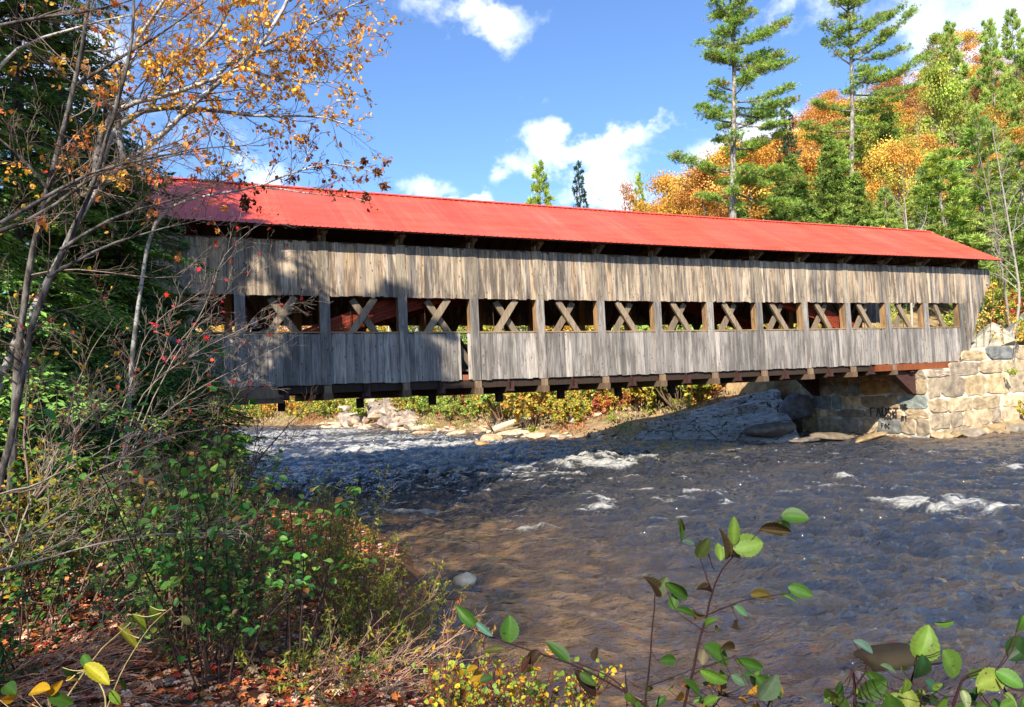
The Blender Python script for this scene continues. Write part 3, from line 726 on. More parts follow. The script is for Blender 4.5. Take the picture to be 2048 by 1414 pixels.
word('SCC', 1771, 838, .2, (.04, .04, .04), .012); word('FOC', 1766, 856, .22, (.04, .04, .04), .012); word('2I', 1721, 850, .18, (.7, .7, .72), .02)

# ------------------------------------------------------------------ rocks
def rockmesh(seed, sub=3, rough=.25, flat=.7, nfac=0.0):
    r = np.random.default_rng(seed); import bmesh
    bm = bmesh.new(); bmesh.ops.create_icosphere(bm, subdivisions=sub, radius=1.0)
    V = np.array([v.co[:] for v in bm.verts]); Fc = np.array([[v.index for v in f.verts] for f in bm.faces]); bm.free()
    # cut by random planes for facets
    for _ in range(9):
        n = unit(r.normal(size=3)); d = r.uniform(.55, .9); k = V @ n; ex = np.maximum(k - d, 0); V = V - ex[:, None] * n * .85
    V *= 1 + rough * .5 * (fbm(V[:, 0] * 2.3 + 7 + seed, V[:, 1] * 2.3 + V[:, 2] * 1.9 + 5, 4, seed) - .5)[:, None]
    V[:, 2] *= flat; return V, Fc
def angular(seed):
    r = np.random.default_rng(seed); V, Fc = rockmesh(seed, 3, .1, 1.0)
    for _ in range(16):
        n = unit(r.normal(size=3)); d = r.uniform(.38, .62); V = V - np.maximum(V @ n - d, 0)[:, None] * n
    return V * [1.5, 1.5, 1.2], Fc
ROCKS = [rockmesh(s, 3, .5, f) for s, f in ((1, .6), (2, .75), (3, .5), (4, .85), (5, .65))] + [angular(q) for q in range(20, 25)]
rock_me = {}
def rock(loc, size, colr, label, name='boulder', group=None, rz=None, k=None, cat='boulder', smooth=True):
    k = int(rng.integers(5)) if k is None else k; V, Fc = ROCKS[k]
    mb = MB(); cc = np.array(lin(colr)); mb.add(V * np.array(size), [Fc], cc)
    o = mb.build(name, M['rock'], None, smooth); o.location = loc; o.rotation_euler = (rng.uniform(-.2, .2), rng.uniform(-.2, .2), rng.uniform(0, 6) if rz is None else rz)
    return tag(o, label, cat, group)
# bedrock ledge sloping into the river under the bridge
def slab():
    nu, nv = 170, 90; mb = MB(); V = []
    FL, FR = W(1250, 886) - [0, 0, .3], W(1605, 888) - [0, 0, .4]; BL, BR = P(1238, 874, 42.0), P(1545, 764, 45.5)
    U, Vv = np.meshgrid(np.linspace(0, 1, nu), np.linspace(0, 1, nv))
    b = (FL * (1 - U[..., None]) + FR * U[..., None]); t_ = (BL * (1 - U[..., None]) + BR * U[..., None])
    Q = b * (1 - Vv[..., None]) + t_ * Vv[..., None]
    strat = Q[..., 0] * .35 + Q[..., 1] * .9
    rr = 1 - np.abs(2 * fbm(strat * 1.2, U * 3 + 2, 4, 70) - 1)
    st = np.floor(strat * 1.1 + fbm(U * 4, Vv * 3, 3, 5) * 1.2); st2 = (strat * 1.1 + fbm(U * 4, Vv * 3, 3, 5) * 1.2) - st
    e = sst(U, 0, .15) * sst(Vv, 0, .1)
    lay = Vv * 6.0 + U * 2.2 + 1.1 * (fbm(U * 5, Vv * 3, 4, 5) - .5); fr = lay - np.floor(lay); blk = np.random.default_rng(3).random(64)[np.floor(lay).astype(int) % 64]
    Q[..., 2] += e * (.55 * (blk - .5) + .42 * (1 - fr) * (.4 + blk) + .18 * (fbm(U * 14, Vv * 8, 4, 9) - .5)) + .35 * sst(U, .3, 1) * np.sin(np.pi * np.clip(Vv, 0, 1)); Q[..., 1] += e * .5 * fr * (fbm(U * 9, Vv * 2, 2, 31) - .5)
    Q[-1, :, 2] -= 1.0 * 0
    i = np.arange(nv - 1)[:, None] * nu; j = np.arange(nu - 1)[None]
    f = np.stack([i + j, i + j + 1, i + j + 1 + nu, i + j + nu], -1).reshape(-1, 4)
    c = np.array(lin('#8c8880'))[None, None] * (.75 + .5 * fbm(U * 9, Vv * 12, 3, 4))[..., None]
    mb.add(Q, f, c.reshape(-1, 3)); 
    # skirt down at the back so it has thickness
    n0 = (nv - 1) * nu; bv = Q[-1].copy(); bv2 = bv + np.array([.2, 1.2, -2.5]); mb.add(np.concatenate([bv, bv2]), [[[q, q + 1, nu + q + 1, nu + q] for q in range(nu - 1)]], np.array(lin('#8c8880')))
    return mb
o = slab().build('rock_ledge', M['ledge']); tag(o, 'long grey bedrock ledge sloping into the river in the shade of the bridge', 'rock ledge')
for i, (px, py, d, sz, c, lab) in enumerate([
    (1590, 815, 38.9, (1.0, .9, 1.5), '#6f7074', 'dark blocky rock standing against the left edge of the stone abutment'),
    (1545, 858, 34.4, (1.5, .8, .5), '#6f6a62', 'rounded grey boulder at the foot of the shaded ledge beside the abutment'),
    (1665, 872, 34.0, (1.2, .6, .3), '#786a58', 'low flat brown rock lying in the water below the shaded masonry'),
    (1610, 880, 33.6, (1.2, .5, .2), '#6c645a', 'thin dark rock at the waterline left of the flat brown rock'),
    (1740, 876, 32.9, (1.0, .45, .24), '#8f7a58', 'flat sunlit footing stone at the water under the abutment corner')]):
    p = P(px, py, d); rock(p, sz, c, lab, rz=.3 if i else .8, k=i % 5)
# footing ledge in front of the wing wall
for i in range(13):
    t = 28.9 + i * .95; q = loc2w(t - .3, -.75 - .12 * (i % 3)); rock((q[0], q[1], .08), (.62, .45, .24 + .05 * (i % 3)), ['#a8916e', '#94805f', '#857b6a'][i % 3], 'pale footing stone in the row along the waterline below the wing wall', 'footing_stone', 'footing stones along the waterline below the wing wall', math.atan2(BD[1], BD[0]), 5 + i % 5, 'rock', False)
# outcrop above the abutment on the right
for px, py, d, sz, c, lab in [(1985, 690, 40, (2.0, 1.6, 1.2), '#a09a88', 'large lichen grey outcrop above the right end of the wing wall'), (2070, 665, 42, (2.2, 2, 1.5), '#968f80', 'grey outcrop cut by the right edge of the picture above the wall'), (1960, 715, 36.8, (1.3, .8, .42), '#b8a27c', 'pale tan capping rock at the right end of the bridge siding')]:
    rock(P(px, py, d), sz, c, lab, rz=.5, k=6 if sz[2] > 1 else 7, smooth=False)
# boulders on the far shore
FS = [(1030, 864, 62, 12, '#c9b090', 'widest pale flat boulder on the far shore'), (975, 860, 40, 12, '#c2a684', 'pale boulder touching the left end of the widest flat boulder'), (985, 878, 34, 12, '#c8a67e', 'tan boulder at the water in front of the widest flat boulder'),
      (855, 855, 42, 8, '#c8b294', 'low pale slab left of the pink rock on the far shore'), (930, 853, 30, 8, '#b99c7c', 'small tan slab at the right of the riprap bank'), (845, 866, 26, 6, '#c79c7c', 'pinkish low rock at the water edge on the far shore'),
      (912, 866, 22, 7, '#caa884', 'small rounded tan rock alone in the shallows'), (1048, 866, 28, 10, '#c4ae8e', 'rounded boulder right of the widest flat boulder'), (1075, 870, 22, 8, '#bfa888', 'second rounded boulder right of the widest flat boulder'),
      (965, 889, 22, 6, '#b98a58', 'orange brown rock awash in the shallows below the far boulders'), (1200, 872, 28, 9, '#c3a886', 'rounded boulder between the green shrub and the ledge'), (1235, 876, 14, 6, '#c9b496', 'small pale stone just left of the rock ledge tip'),
      (1185, 853, 26, 9, '#bcaea0', 'grey pink stone behind the rounded boulder near the ledge'), (1155, 862, 20, 8, '#c6b8a2', 'pale stone half hidden by the green shrub'), (1195, 838, 22, 18, '#b5aaa0', 'pointed grey boulder standing in the red undergrowth'),
      (740, 905, 20, 5, '#9c7a50', 'brown rock awash in the white water'), (1105, 884, 14, 5, '#cbb89c', 'small pale stone in the shallows below the green shrub'), (1010, 845, 36, 8, '#c7baa6', 'pale stone under the driftwood log')]
for px, py, hw, hh, c, lab in FS:
    b = W(px, py + hh * .6, 0.02); s = b[1] / F
    rock((b[0], b[1] + .3, .02 + hh * s * .35), (hw * s, max(hw * .7, 8) * s, hh * s * 1.5), c, lab)
rp = np.random.default_rng(5)
for i in range(90):   # riprap pile on the far bank
    px = rp.uniform(690, 830); k = rp.random(); top = 798 + abs(px - 745) * .35; py = 855 - k * (855 - top)
    dd = float(np.interp(px, SDP, SD1)) + .3 + k * 6; p = P(px, py, dd); s = rp.uniform(.28, .62) * 1.8
    rock(p, (s * .85, s * rp.uniform(.5, .9), s * rp.uniform(.45, .8)), ['#9a8a7a', '#a8947e', '#8c7e72', '#b0a08c'][i % 4], 'angular pale stone in the riprap pile on the far bank left of the shrubs', 'riprap_stone', 'stones of the riprap pile on the far bank', smooth=False, cat='stone', k=5 + i % 5)
for i in range(30):
    px = rp.uniform(1150, 1540); k = rp.random(); py = np.interp(px, [1150, 1280, 1540], [860, 858, 775]) + rp.uniform(-10, 8); dd = np.interp(px, [1150, 1280, 1540], [46.5, 46, 50])
    s = rp.uniform(.2, .5); x, y = P(px, py, dd)[:2]; rock((x, y, gz(x, y) + .1), (s * 1.3, s, s * .8), ['#b3a496', '#9c9a88', '#c1ac96'][i % 3], 'small grey stone scattered on the bank above the sloping ledge', 'bank_stone', 'small stones on the bank above the ledge', cat='stone')
rock(W(932, 1162, .06), (.20, .17, .17), '#d0bc98', 'pale rounded boulder standing out of the near water by the left bank', k=1)
rock(W(1765, 1314, .03), (.40, .26, .20), '#2c261b', 'dark wet boulder breaking the surface near the lower right leaves', k=0, rz=-.3)
rock(W(1860, 1340, -.1), (.5, .3, .16), '#1e1c18', 'dark submerged rock just right of the wet boulder', k=2)

# ------------------------------------------------------------------ vegetation helpers
def G(px, py, maxd=60):
    d = ray(px, py); d = d / d[1]; ys = np.arange(1.5, maxd, .08); pts = np.array([0, 0, H]) + d * ys[:, None]
    h = ground(pts[:, 0], pts[:, 1]); k = np.where(pts[:, 2] <= h)[0]
    k = k[0] if len(k) else len(ys) - 1; return np.array([pts[k, 0], pts[k, 1], h[k]])
def on(px, depth):          # ground point under the bearing px at this depth
    x = BX(px, 900 if depth < 20 else 760) * depth; return np.array([x, depth, gz(x, depth)])
WHITE = np.ones(3)
def plant(name, base, parts, label, cat, group=None, kind=None):
    root = empty(name, tuple(base)); tag(root, label, cat, group, kind)
    for nm, mb, mat, sm in parts:
        if mb.V: mb.build(nm, mat, root, sm, loc=base)
    return root

# ---- templates of hillside trees, built at the origin
def lobes_crown(mb, h, rad, cols, nl=26, per=230, size=.26, base=.2, jit=.13, fill=0):
    nl = int(nl * 1.45); per = int(per * 1.35); size = size * .74
    for i in range(nl):
        z = h * rng.uniform(base + .08, 1.0); f = (z / h - base) / (1 - base); R = rad * math.sin(math.pi * min(max(f * .86 + .12, 0), 1)) ** .7
        a = rng.uniform(0, 6.283); rr = R * rng.uniform(.3, 1.12)
        c = np.array([rr * math.cos(a), rr * math.sin(a), z]); lr = rad * rng.uniform(.15, .42)
        p = rdir(per) * np.array([1, 1, .65]) * lr * rng.uniform(.2, 1.3, (per, 1)) + c
        tone = pal(1, cols, jit=.24)[0]
        cl = tone * np.exp(rng.normal(0, jit, (per, 1))) * .8 + pal(per, cols, jit=jit) * .2
        leaves(mb, p, rdir(per), rdir(per), size * rng.uniform(.6, 1.3, per), cl, 'quad', 1.0)
def trunk_limbs(mb, h, r, n=9, c=WHITE, spread=.35, start=.3):
    tr = wander((0, 0, -.6), (0, 0, 1), h * .92 + .6, 9, .035); mb.tube(tr, np.linspace(r, r * .2, 9), 7, c)
    for i in range(n):
        u = start + (1 - start) * (i + rng.random()) / n; p, t = along(tr, min(u, .98)); a = rng.uniform(0, 6.28)
        b = wander(p, (math.cos(a), math.sin(a), .9), h * spread * (1.15 - u), 5, .1); mb.tube(b, np.linspace(r * .4 * (1.1 - u), .015, 5), 4, c)
def tmpl_decid(h, rad, cols, **kw):
    a = MB(); trunk_limbs(a, h, .16 * h / 10); b = MB(); lobes_crown(b, h, rad, cols, **kw); return a, b
def tmpl_bare(h, c):
    a = MB(); tips = []; tr = wander((0, 0, -.5), (0, 0, 1), h, 10, .05)
    grow(a, tr, .11 * h / 9, .02, [(13, h * .38, .75), (6, h * .15, .7), (4, h * .06, .6)], c, tips, 6, .3, (0, 0, .3)); return a, MB()
def tmpl_conifer(h, rad, cols, kind='spruce', nb=70, tufts=16, droop=-.15, base=.08, nsz=.42, open_=0.0):
    a = MB(); b = MB(); tr = wander((0, 0, -.6), (0, 0, 1), h + .6, 10, .012); a.tube(tr, np.linspace(.16 * h / 10, .02, 10), 6, WHITE)
    for i in range(nb):
        u = base + (1 - base) * ((i + rng.random()) / nb); p, t = along(tr, min(u, .995)); an = i * 2.4 + rng.uniform(-.4, .4)
        L = rad * ((1 - u) ** .8 * 1.05 + .08) * rng.uniform(.6, 1.15)
        br = wander(p, (math.cos(an), math.sin(an), .15 if kind == 'pine' else droop), L, 5, .08, .05 if kind == 'pine' else .0)
        a.tube(br, np.linspace(.035, .008, 5), 3, WHITE)
        n = int(tufts * (.4 + L / rad))
        tone = pal(1, cols, jit=.15)[0]
        for q in range(n):
            uu = rng.uniform(.15 if kind != 'pine' else .35, 1.05); c0, tt = along(br, min(uu, .99))
            k = 17 if kind == 'pine' else 12; side = unit(np.cross(tt, (0, 0, 1))); off = side * rng.normal(0, .22 * L * (1.1 - uu) + .1)
            c0 = c0 + off + np.array([0, 0, rng.normal(.02, .07)])
            dd = unit(tt * .8 + rng.normal(0, .55, (k, 3)) + (np.array([0, 0, .45]) if kind == 'pine' else np.array([0, 0, -.12])))
            leaves(b, np.repeat(c0[None], k, 0), dd, rdir(k), nsz * rng.uniform(.6, 1.2, k), tone * np.exp(rng.normal(0, .16, (k, 1))), 'quad', .17 if kind == 'pine' else .26)
    return a, b
ORANGE = ['#cc9444', '#d6a248', '#c28640', '#d4ac58', '#c88a44']; YELL = ['#d9b048', '#cfb050', '#c0a048', '#dcbc58']; RUST = ['#b47c48', '#bc8854', '#a07048', '#c4945c']
PGREEN = ['#98b256', '#a6bc5c', '#88a44e', '#b2c266']; HGREEN = ['#7c9648', '#6e8642', '#8aa04c', '#96a452']; YG = ['#9cac48', '#aeb450', '#8ca044', '#bcb454']
TM = {}
def reg(key, ab, barkm='bark'):
    a, b = ab; r = empty(key, (0, 0, -500)); x = a.build('trunk', M[barkm], r, True)
    if b.V: b.build('crown', M['far'], r)
    TM[key] = r
TEMPL = {}
def make(key, builder):
    TEMPL[key] = builder
oak_i = [0]
built = {}
def hill_tree(key, x, y, h, label, group=None, wid=1.0, rz=None, cat='tree', name=None):
    """h is the real height; the first of a kind is built, the rest are copies"""
    nm, bh, fn, bark = KINDS[key]
    z = gz(x, y)
    if key not in built:
        a, b = fn(); r = empty(name or nm, (x, y, z)); a.build('trunk', M[bark], r, True)
        if b.V: b.build('crown', M['far'], r)
        built[key] = r
    else:
        src = built[key]; r = src.copy(); r.name = name or nm; col.objects.link(r)
        for ch in list(src.children): c = ch.copy(); col.objects.link(c); c.parent = r
    r.location = (x, y, z); s = h / bh; r.scale = (s * wid, s * wid, s); r.rotation_euler = (0, 0, rng.uniform(0, 6.28) if rz is None else rz)
    for k in ('label', 'category', 'group'):
        if k in r: del r[k]
    return tag(r, label, cat, group)
KINDS = {
 'oak1': ('oak_tree', 12, lambda: tmpl_decid(12, 4.6, ORANGE, nl=34, per=210), 'bark'), 'oak2': ('oak_tree', 12, lambda: tmpl_decid(12, 4.2, ORANGE + RUST, nl=30, per=210), 'bark'),
 'oak3': ('oak_tree', 12, lambda: tmpl_decid(12, 4.4, ORANGE[:2] + YELL, nl=32, per=210), 'bark'), 'yel': ('maple_tree', 10, lambda: tmpl_decid(10, 3.4, YELL, nl=24, per=220), 'bark'),
 'rust': ('oak_tree', 11, lambda: tmpl_decid(11, 4.2, RUST, nl=26, per=200), 'bark'), 'ygr': ('birch_tree', 10, lambda: tmpl_decid(10, 3.2, YG, nl=24, per=210), 'bark'),
 'red': ('maple_tree', 7, lambda: tmpl_decid(7, 2.6, ['#c4402c', '#d0552e', '#b23a30'], nl=18, per=200, size=.2), 'bark'),
 'orm': ('maple_tree', 7, lambda: tmpl_decid(7, 3.2, ['#e07a2a', '#e8923a', '#d8662a'], nl=22, per=220, size=.2, base=.1), 'bark'),
 'hem1': ('hemlock_tree', 13, lambda: tmpl_conifer(13, 3.2, HGREEN, 'hem', 110, 16, -.3), 'bark'), 'hem2': ('hemlock_tree', 13, lambda: tmpl_conifer(13, 3.6, HGREEN + PGREEN[:1], 'hem', 100, 16, -.35), 'bark'),
 'pin1': ('pine_tree', 13, lambda: tmpl_conifer(13, 3.8, PGREEN, 'pine', 80, 17, .1, .12), 'pinebark'), 'pin2': ('pine_tree', 13, lambda: tmpl_conifer(13, 3.3, PGREEN + YG[:1], 'pine', 66, 16, .1, .2), 'pinebark'),
 'spr': ('spruce_tree', 12, lambda: tmpl_conifer(12, 2.0, ['#3c5c48', '#48684e', '#34503e'], 'spruce', 80, 11, -.1, .05, .3), 'bark'),
 'bare1': ('bare_tree', 9, lambda: tmpl_bare(9, np.array(lin('#b3a698'))), 'twig'), 'bare2': ('bare_tree', 9, lambda: tmpl_bare(9, np.array(lin('#8f8274'))), 'twig'),
}
def at_px(px, ptop, depth): # ground spot and height of a tree whose top is seen at (px, ptop)
    x = BX(px, (ptop + 450) / 2) * depth; z = gz(x, depth); return x, depth, P(px, ptop, depth)[2] - z
TREES = [ # key, px, top py, depth, width factor, label
 ('spr', 1158, 326, 92, .9, 'slim dark spruce poking above the red roof, right one of the near pair'), ('pin2', 1090, 333, 92, .95, 'open blue green pine above the red roof left of the slim dark spruce'),
 ('bare2', 1212, 396, 96, 1.3, 'low bare grey tree above the roof right of the small slim spruce'), ('rust', 1255, 378, 100, .6, 'thin rusty tree at the left foot of the wooded hill'), ('pin2', 1283, 352, 104, .6, 'sparse pine with browning top at the left foot of the wooded hill'),
 ('oak3', 1345, 350, 98, 1.0, 'bright orange yellow oak at the left end of the hillside wood above the roof'), ('oak1', 1410, 335, 104, 1.1, 'orange oak just left of the trunk of the tallest pine'),
 ('oak2', 1520, 288, 116, 1.1, 'orange brown oak on the skyline directly right of the tallest pine'), ('spr', 1580, 205, 82, 1.0, 'narrow dark spruce between the two tall pines'),
 ('oak1', 1590, 330, 92, .9, 'orange oak below the narrow dark spruce between the tall pines'), ('hem1', 1560, 345, 70, 1.1, 'dark green hemlock right of the tallest pine trunk low on the hill'),
 ('rust', 1625, 300, 88, .8, 'rust red oak showing between the green crowns below the second pine'), ('hem2', 1665, 268, 74, 1.15, 'broad dark hemlock in the middle of the hill below the second pine'),
 ('hem1', 1610, 350, 62, 1.0, 'olive green hemlock just above the roof ridge left of the mid hill hemlocks'), ('hem2', 1712, 345, 60, 1.1, 'wide olive hemlock standing right behind the roof ridge'),
 ('ygr', 1740, 205, 92, 1.0, 'pale green tree on the slope right of the second tall pine'), ('hem1', 1775, 225, 80, .95, 'tall hemlock with dark green crown in front of the orange slope'),
 ('oak3', 1790, 282, 66, .75, 'golden orange oak standing forward in the middle of the right hillside'), ('pin1', 1775, 380, 54, .9, 'light green pine behind the right end of the roof ridge'),
 ('hem2', 1850, 330, 58, .9, 'dark hemlock behind the bare white tree near the roof end'), ('pin1', 1955, 250, 56, 1.5, 'large fresh green pine filling the right side of the hill'),
 ('pin2', 1900, 310, 52, 1.45, 'feathery yellow green pine left of the large fresh green pine'), ('pin1', 2050, 300, 48, 1.5, 'green pine cut by the right edge of the picture'),
 ('bare1', 1806, 362, 47, .9, 'bare pale dead tree standing just behind the roof ridge near its right end'), ('bare2', 2000, 275, 43, .7, 'tall bare grey tree in front of the large green pine at far right'),
 ('bare2', 1570, 140, 118, .0001, ''), ('pin1', 1915, 52, 100, 0.85, 'wind swept pine on the skyline at upper right, leftmost of three'), ('pin1', 1990, 44, 104, 0.85, 'wind swept pine on the skyline at upper right, middle of three'),
 ('pin1', 2042, 24, 108, 0.85, 'wind swept pine on the skyline cut by the right edge, last of three'), ('ygr', 1880, 140, 96, .8, 'yellow green tree under the leftmost wind swept skyline pine'),
 ('bare1', 1845, 235, 84, .8, 'leafless white limbed tree in the orange slope at right'),
]
for key, px, pt, dp, wd, lab in TREES:
    if not lab: continue
    x, y, h = at_px(px, pt, dp); h = max(h, 4); b = KINDS[key][1]
    hill_tree(key, x, y, h, lab, wid=wd * min(1.3, (b / h) ** .5) if h > b else wd)
# massed wood of the hillside
rf = np.random.default_rng(21)
FILL = [('oak1', 'orange oak in the massed autumn wood of the hillside'), ('oak3', 'golden oak in the massed autumn wood of the hillside'), ('oak2', 'orange brown oak in the massed autumn wood of the hillside'), ('hem1', 'dark hemlock in the massed wood of the hillside'), ('pin1', 'green pine in the massed wood of the hillside'), ('bare2', 'leafless tree among the massed wood of the hillside'), ('ygr', 'yellow green tree in the massed wood of the hillside'), ('rust', 'rust coloured oak in the massed autumn wood of the hillside')]
cnt = 0; placed = []
for dp in (134, 124, 114, 104, 95, 86, 78, 70, 63, 56, 50):
    px = 1210 + rf.uniform(0, 40) if dp > 75 else 1480
    while px < 2120:
        if dp > 84: wts = [5, 7, 2.5, .4, .4, 1.0, 1.0, 1.5]
        elif dp > 70: wts = [3.2, 4, 1.5, 1.2, 1.4, 1.0, 3, 1.2] if px > 1700 else [2.5, 2.5, 1.5, 2.5, 1.5, 1, 1.5, 1]
        else: wts = [.6, .9, .3, 2.5, 5, 1.0, 3, .3]
        k, lab = FILL[rf.choice(8, p=np.array(wts) / sum(wts))]
        x = BX(px, 400) * dp; y = dp + rf.uniform(-4, 4); tt, ww = w2loc(x, y)
        h = rf.uniform(7.5, 13.5) * (.55 if dp < 66 else (.8 if dp < 80 else 1))
        if not (ww < 14): hill_tree(k, x, y, h, lab, 'trees of the hillside wood', rf.uniform(.9, 1.25)); cnt += 1
        px += rf.uniform(.5, .9) * 7.2 * F / dp
# trees behind the bridge on the far bank at left and middle
for key, px, pt, dp, wd, lab in [
 ('orm', 560, 735, 46, 1.3, 'bright orange maple on the far bank seen under the left end of the bridge'), ('red', 622, 742, 44, .9, 'pink red maple on the far bank between the orange maple and green spruces'),
 ('orm', 450, 760, 48, 1.2, 'low orange bushy maple on the far bank behind the green leafed shrub'), ('hem1', 680, 640, 50, .8, 'green hemlock on the far bank just left of the white birch trunks'),
 ('yel', 775, 735, 45, .5, 'small yellow tree on the far bank right of the white birch trunks'), ('pin1', 850, 690, 46, .9, 'green pine on the far bank behind the pale riprap'), ('hem2', 920, 660, 48, .9, 'dark hemlock on the far bank behind the green bushes'),
 ('orm', 1012, 760, 43, .42, 'small glowing orange maple hanging just under the middle of the bridge'), ('hem1', 1100, 640, 50, .8, 'dark hemlock on the far bank behind the middle of the bridge'),
 ('bare2', 1200, 650, 45, 1.1, 'grey leafless tree on the far bank seen under the bridge left of the ledge'), ('bare1', 1330, 660, 47, .9, 'pale leafless tree on the far bank behind the ledge'), ('yel', 1130, 560, 60, 1.0, 'golden tree seen through the middle bridge windows'),
 ('oak1', 1000, 560, 58, 1.0, 'orange oak seen through the bridge windows left of the golden tree'), ('yel', 1250, 560, 56, .9, 'yellow tree seen through the bridge windows right of the golden tree'), ('oak3', 1400, 540, 60, 1.0, 'golden orange oak seen through the right bridge windows'),
 ('bare2', 860, 640, 44, .8, 'leafless tree standing behind the riprap'), ('bare2', 1060, 700, 43, .8, 'leafless shrub like tree above the driftwood log'), ('yel', 470, 640, 60, .9, 'yellow tree seen through the leftmost bridge window'),
 ('hem1', 1440, 560, 55, .9, 'hemlock on the far bank behind the right half of the bridge'), ('hem2', 760, 560, 62, 1.0, 'hemlock far behind the left half of the bridge'), ('oak2', 640, 590, 70, 1.0, 'brown orange oak far behind the left half of the bridge'), ('oak3', 300, 470, 70, 1.0, 'golden oak behind the bridge at the left edge'),
 ('yel', 1640, 600, 52, .8, 'yellow tree on the bank behind the right bridge windows'), ('ygr', 1760, 560, 48, .8, 'pale green tree on the bank behind the last bridge windows'), ('pin1', 1905, 560, 46, .6, 'young green pine beyond the right portal of the bridge'), ('ygr', 1990, 545, 44, .6, 'yellow green sapling beyond the right portal of the bridge')]:
    if px < 1600: dp = fbank(px, dp)[0]
    x, y, h = at_px(px, pt, dp); hill_tree(key, x, y, max(h, 2.5), lab, wid=wd)
rt = np.random.default_rng(14); px = 440
while px < 1480:
    k_ = ['yel', 'oak3', 'ygr', 'hem1', 'yel', 'oak1', 'bare2', 'oak3'][rt.integers(8)]; dp = float(np.interp(px, SDP, SD1)) * rt.uniform(1.35, 1.6)
    x, y, h = at_px(px, rt.uniform(545, 600), dp); hill_tree(k_, x, y, h, 'autumn tree in the row behind the bridge, seen only through its windows', 'trees glimpsed through the bridge windows', 1.15); px += rt.uniform(35, 62)
# white birch trunks on the far bank
for i, (px, lean) in enumerate(((742, -.8), (750, -.3), (760, .6))):
    b = on(px + 4, fbank(px, 42)[0]); a = MB(); tips = []; tr = wander(b, (lean * .25, 0, 1), 13, 8, .03); grow(a, tr, .24, .05, [(8, 2.8, .7), (4, .6, .6)], WHITE, tips, 6, .4)
    plant('birch_tree', b, [('trunk', a, M['birch'], True)], ['white birch trunk leaning left behind the riprap, left of three', 'white birch trunk behind the riprap, middle of three', 'white birch trunk leaning right behind the riprap, right of three'][i], 'tree', 'white birches behind the riprap')

# ---- shoreline shrubs on the far bank
def shrub(name, base, h, rad, cols, n, size, label, kind='quad', stems=9, mat='far', stemc='#7a6654', group=None, cat='shrub', wd=1.0, twigs=5, flat=1.0):
    base = np.asarray(base, float); a = MB(); tips = []
    for i in range(stems):
        an = rng.uniform(0, 6.28); r = rng.uniform(.2, 1); d = (math.cos(an) * r * rad / h, math.sin(an) * r * rad / h, 1)
        st = wander(base + np.array([math.cos(an), math.sin(an), 0]) * rad * .15 - np.array([0, 0, .15]), d, h * rng.uniform(.7, 1.1), 7, .09)
        grow(a, st, max(.006, .010 * h), .003, [(twigs, h * .32, .6), (3, h * .13, .6)], np.array(lin(stemc)), tips, 4, .25, (0, 0, .15))
    b = MB(); 
    if n:
        tp = np.concatenate(tips); q = tp[rng.integers(len(tp), size=n)] + rng.normal(0, .012 * h, (n, 3))
        leaves(b, q, unit(rdir(n) + np.array([0, 0, -.2])), unit(rdir(n) + np.array([0, 0, .8])), size * rng.uniform(.6, 1.25, n), pal(n, cols), kind, wd)
    return plant(name, base, [('stems', a, M['twig'], True), ('foliage', b, M[mat], False)], label, cat, group)
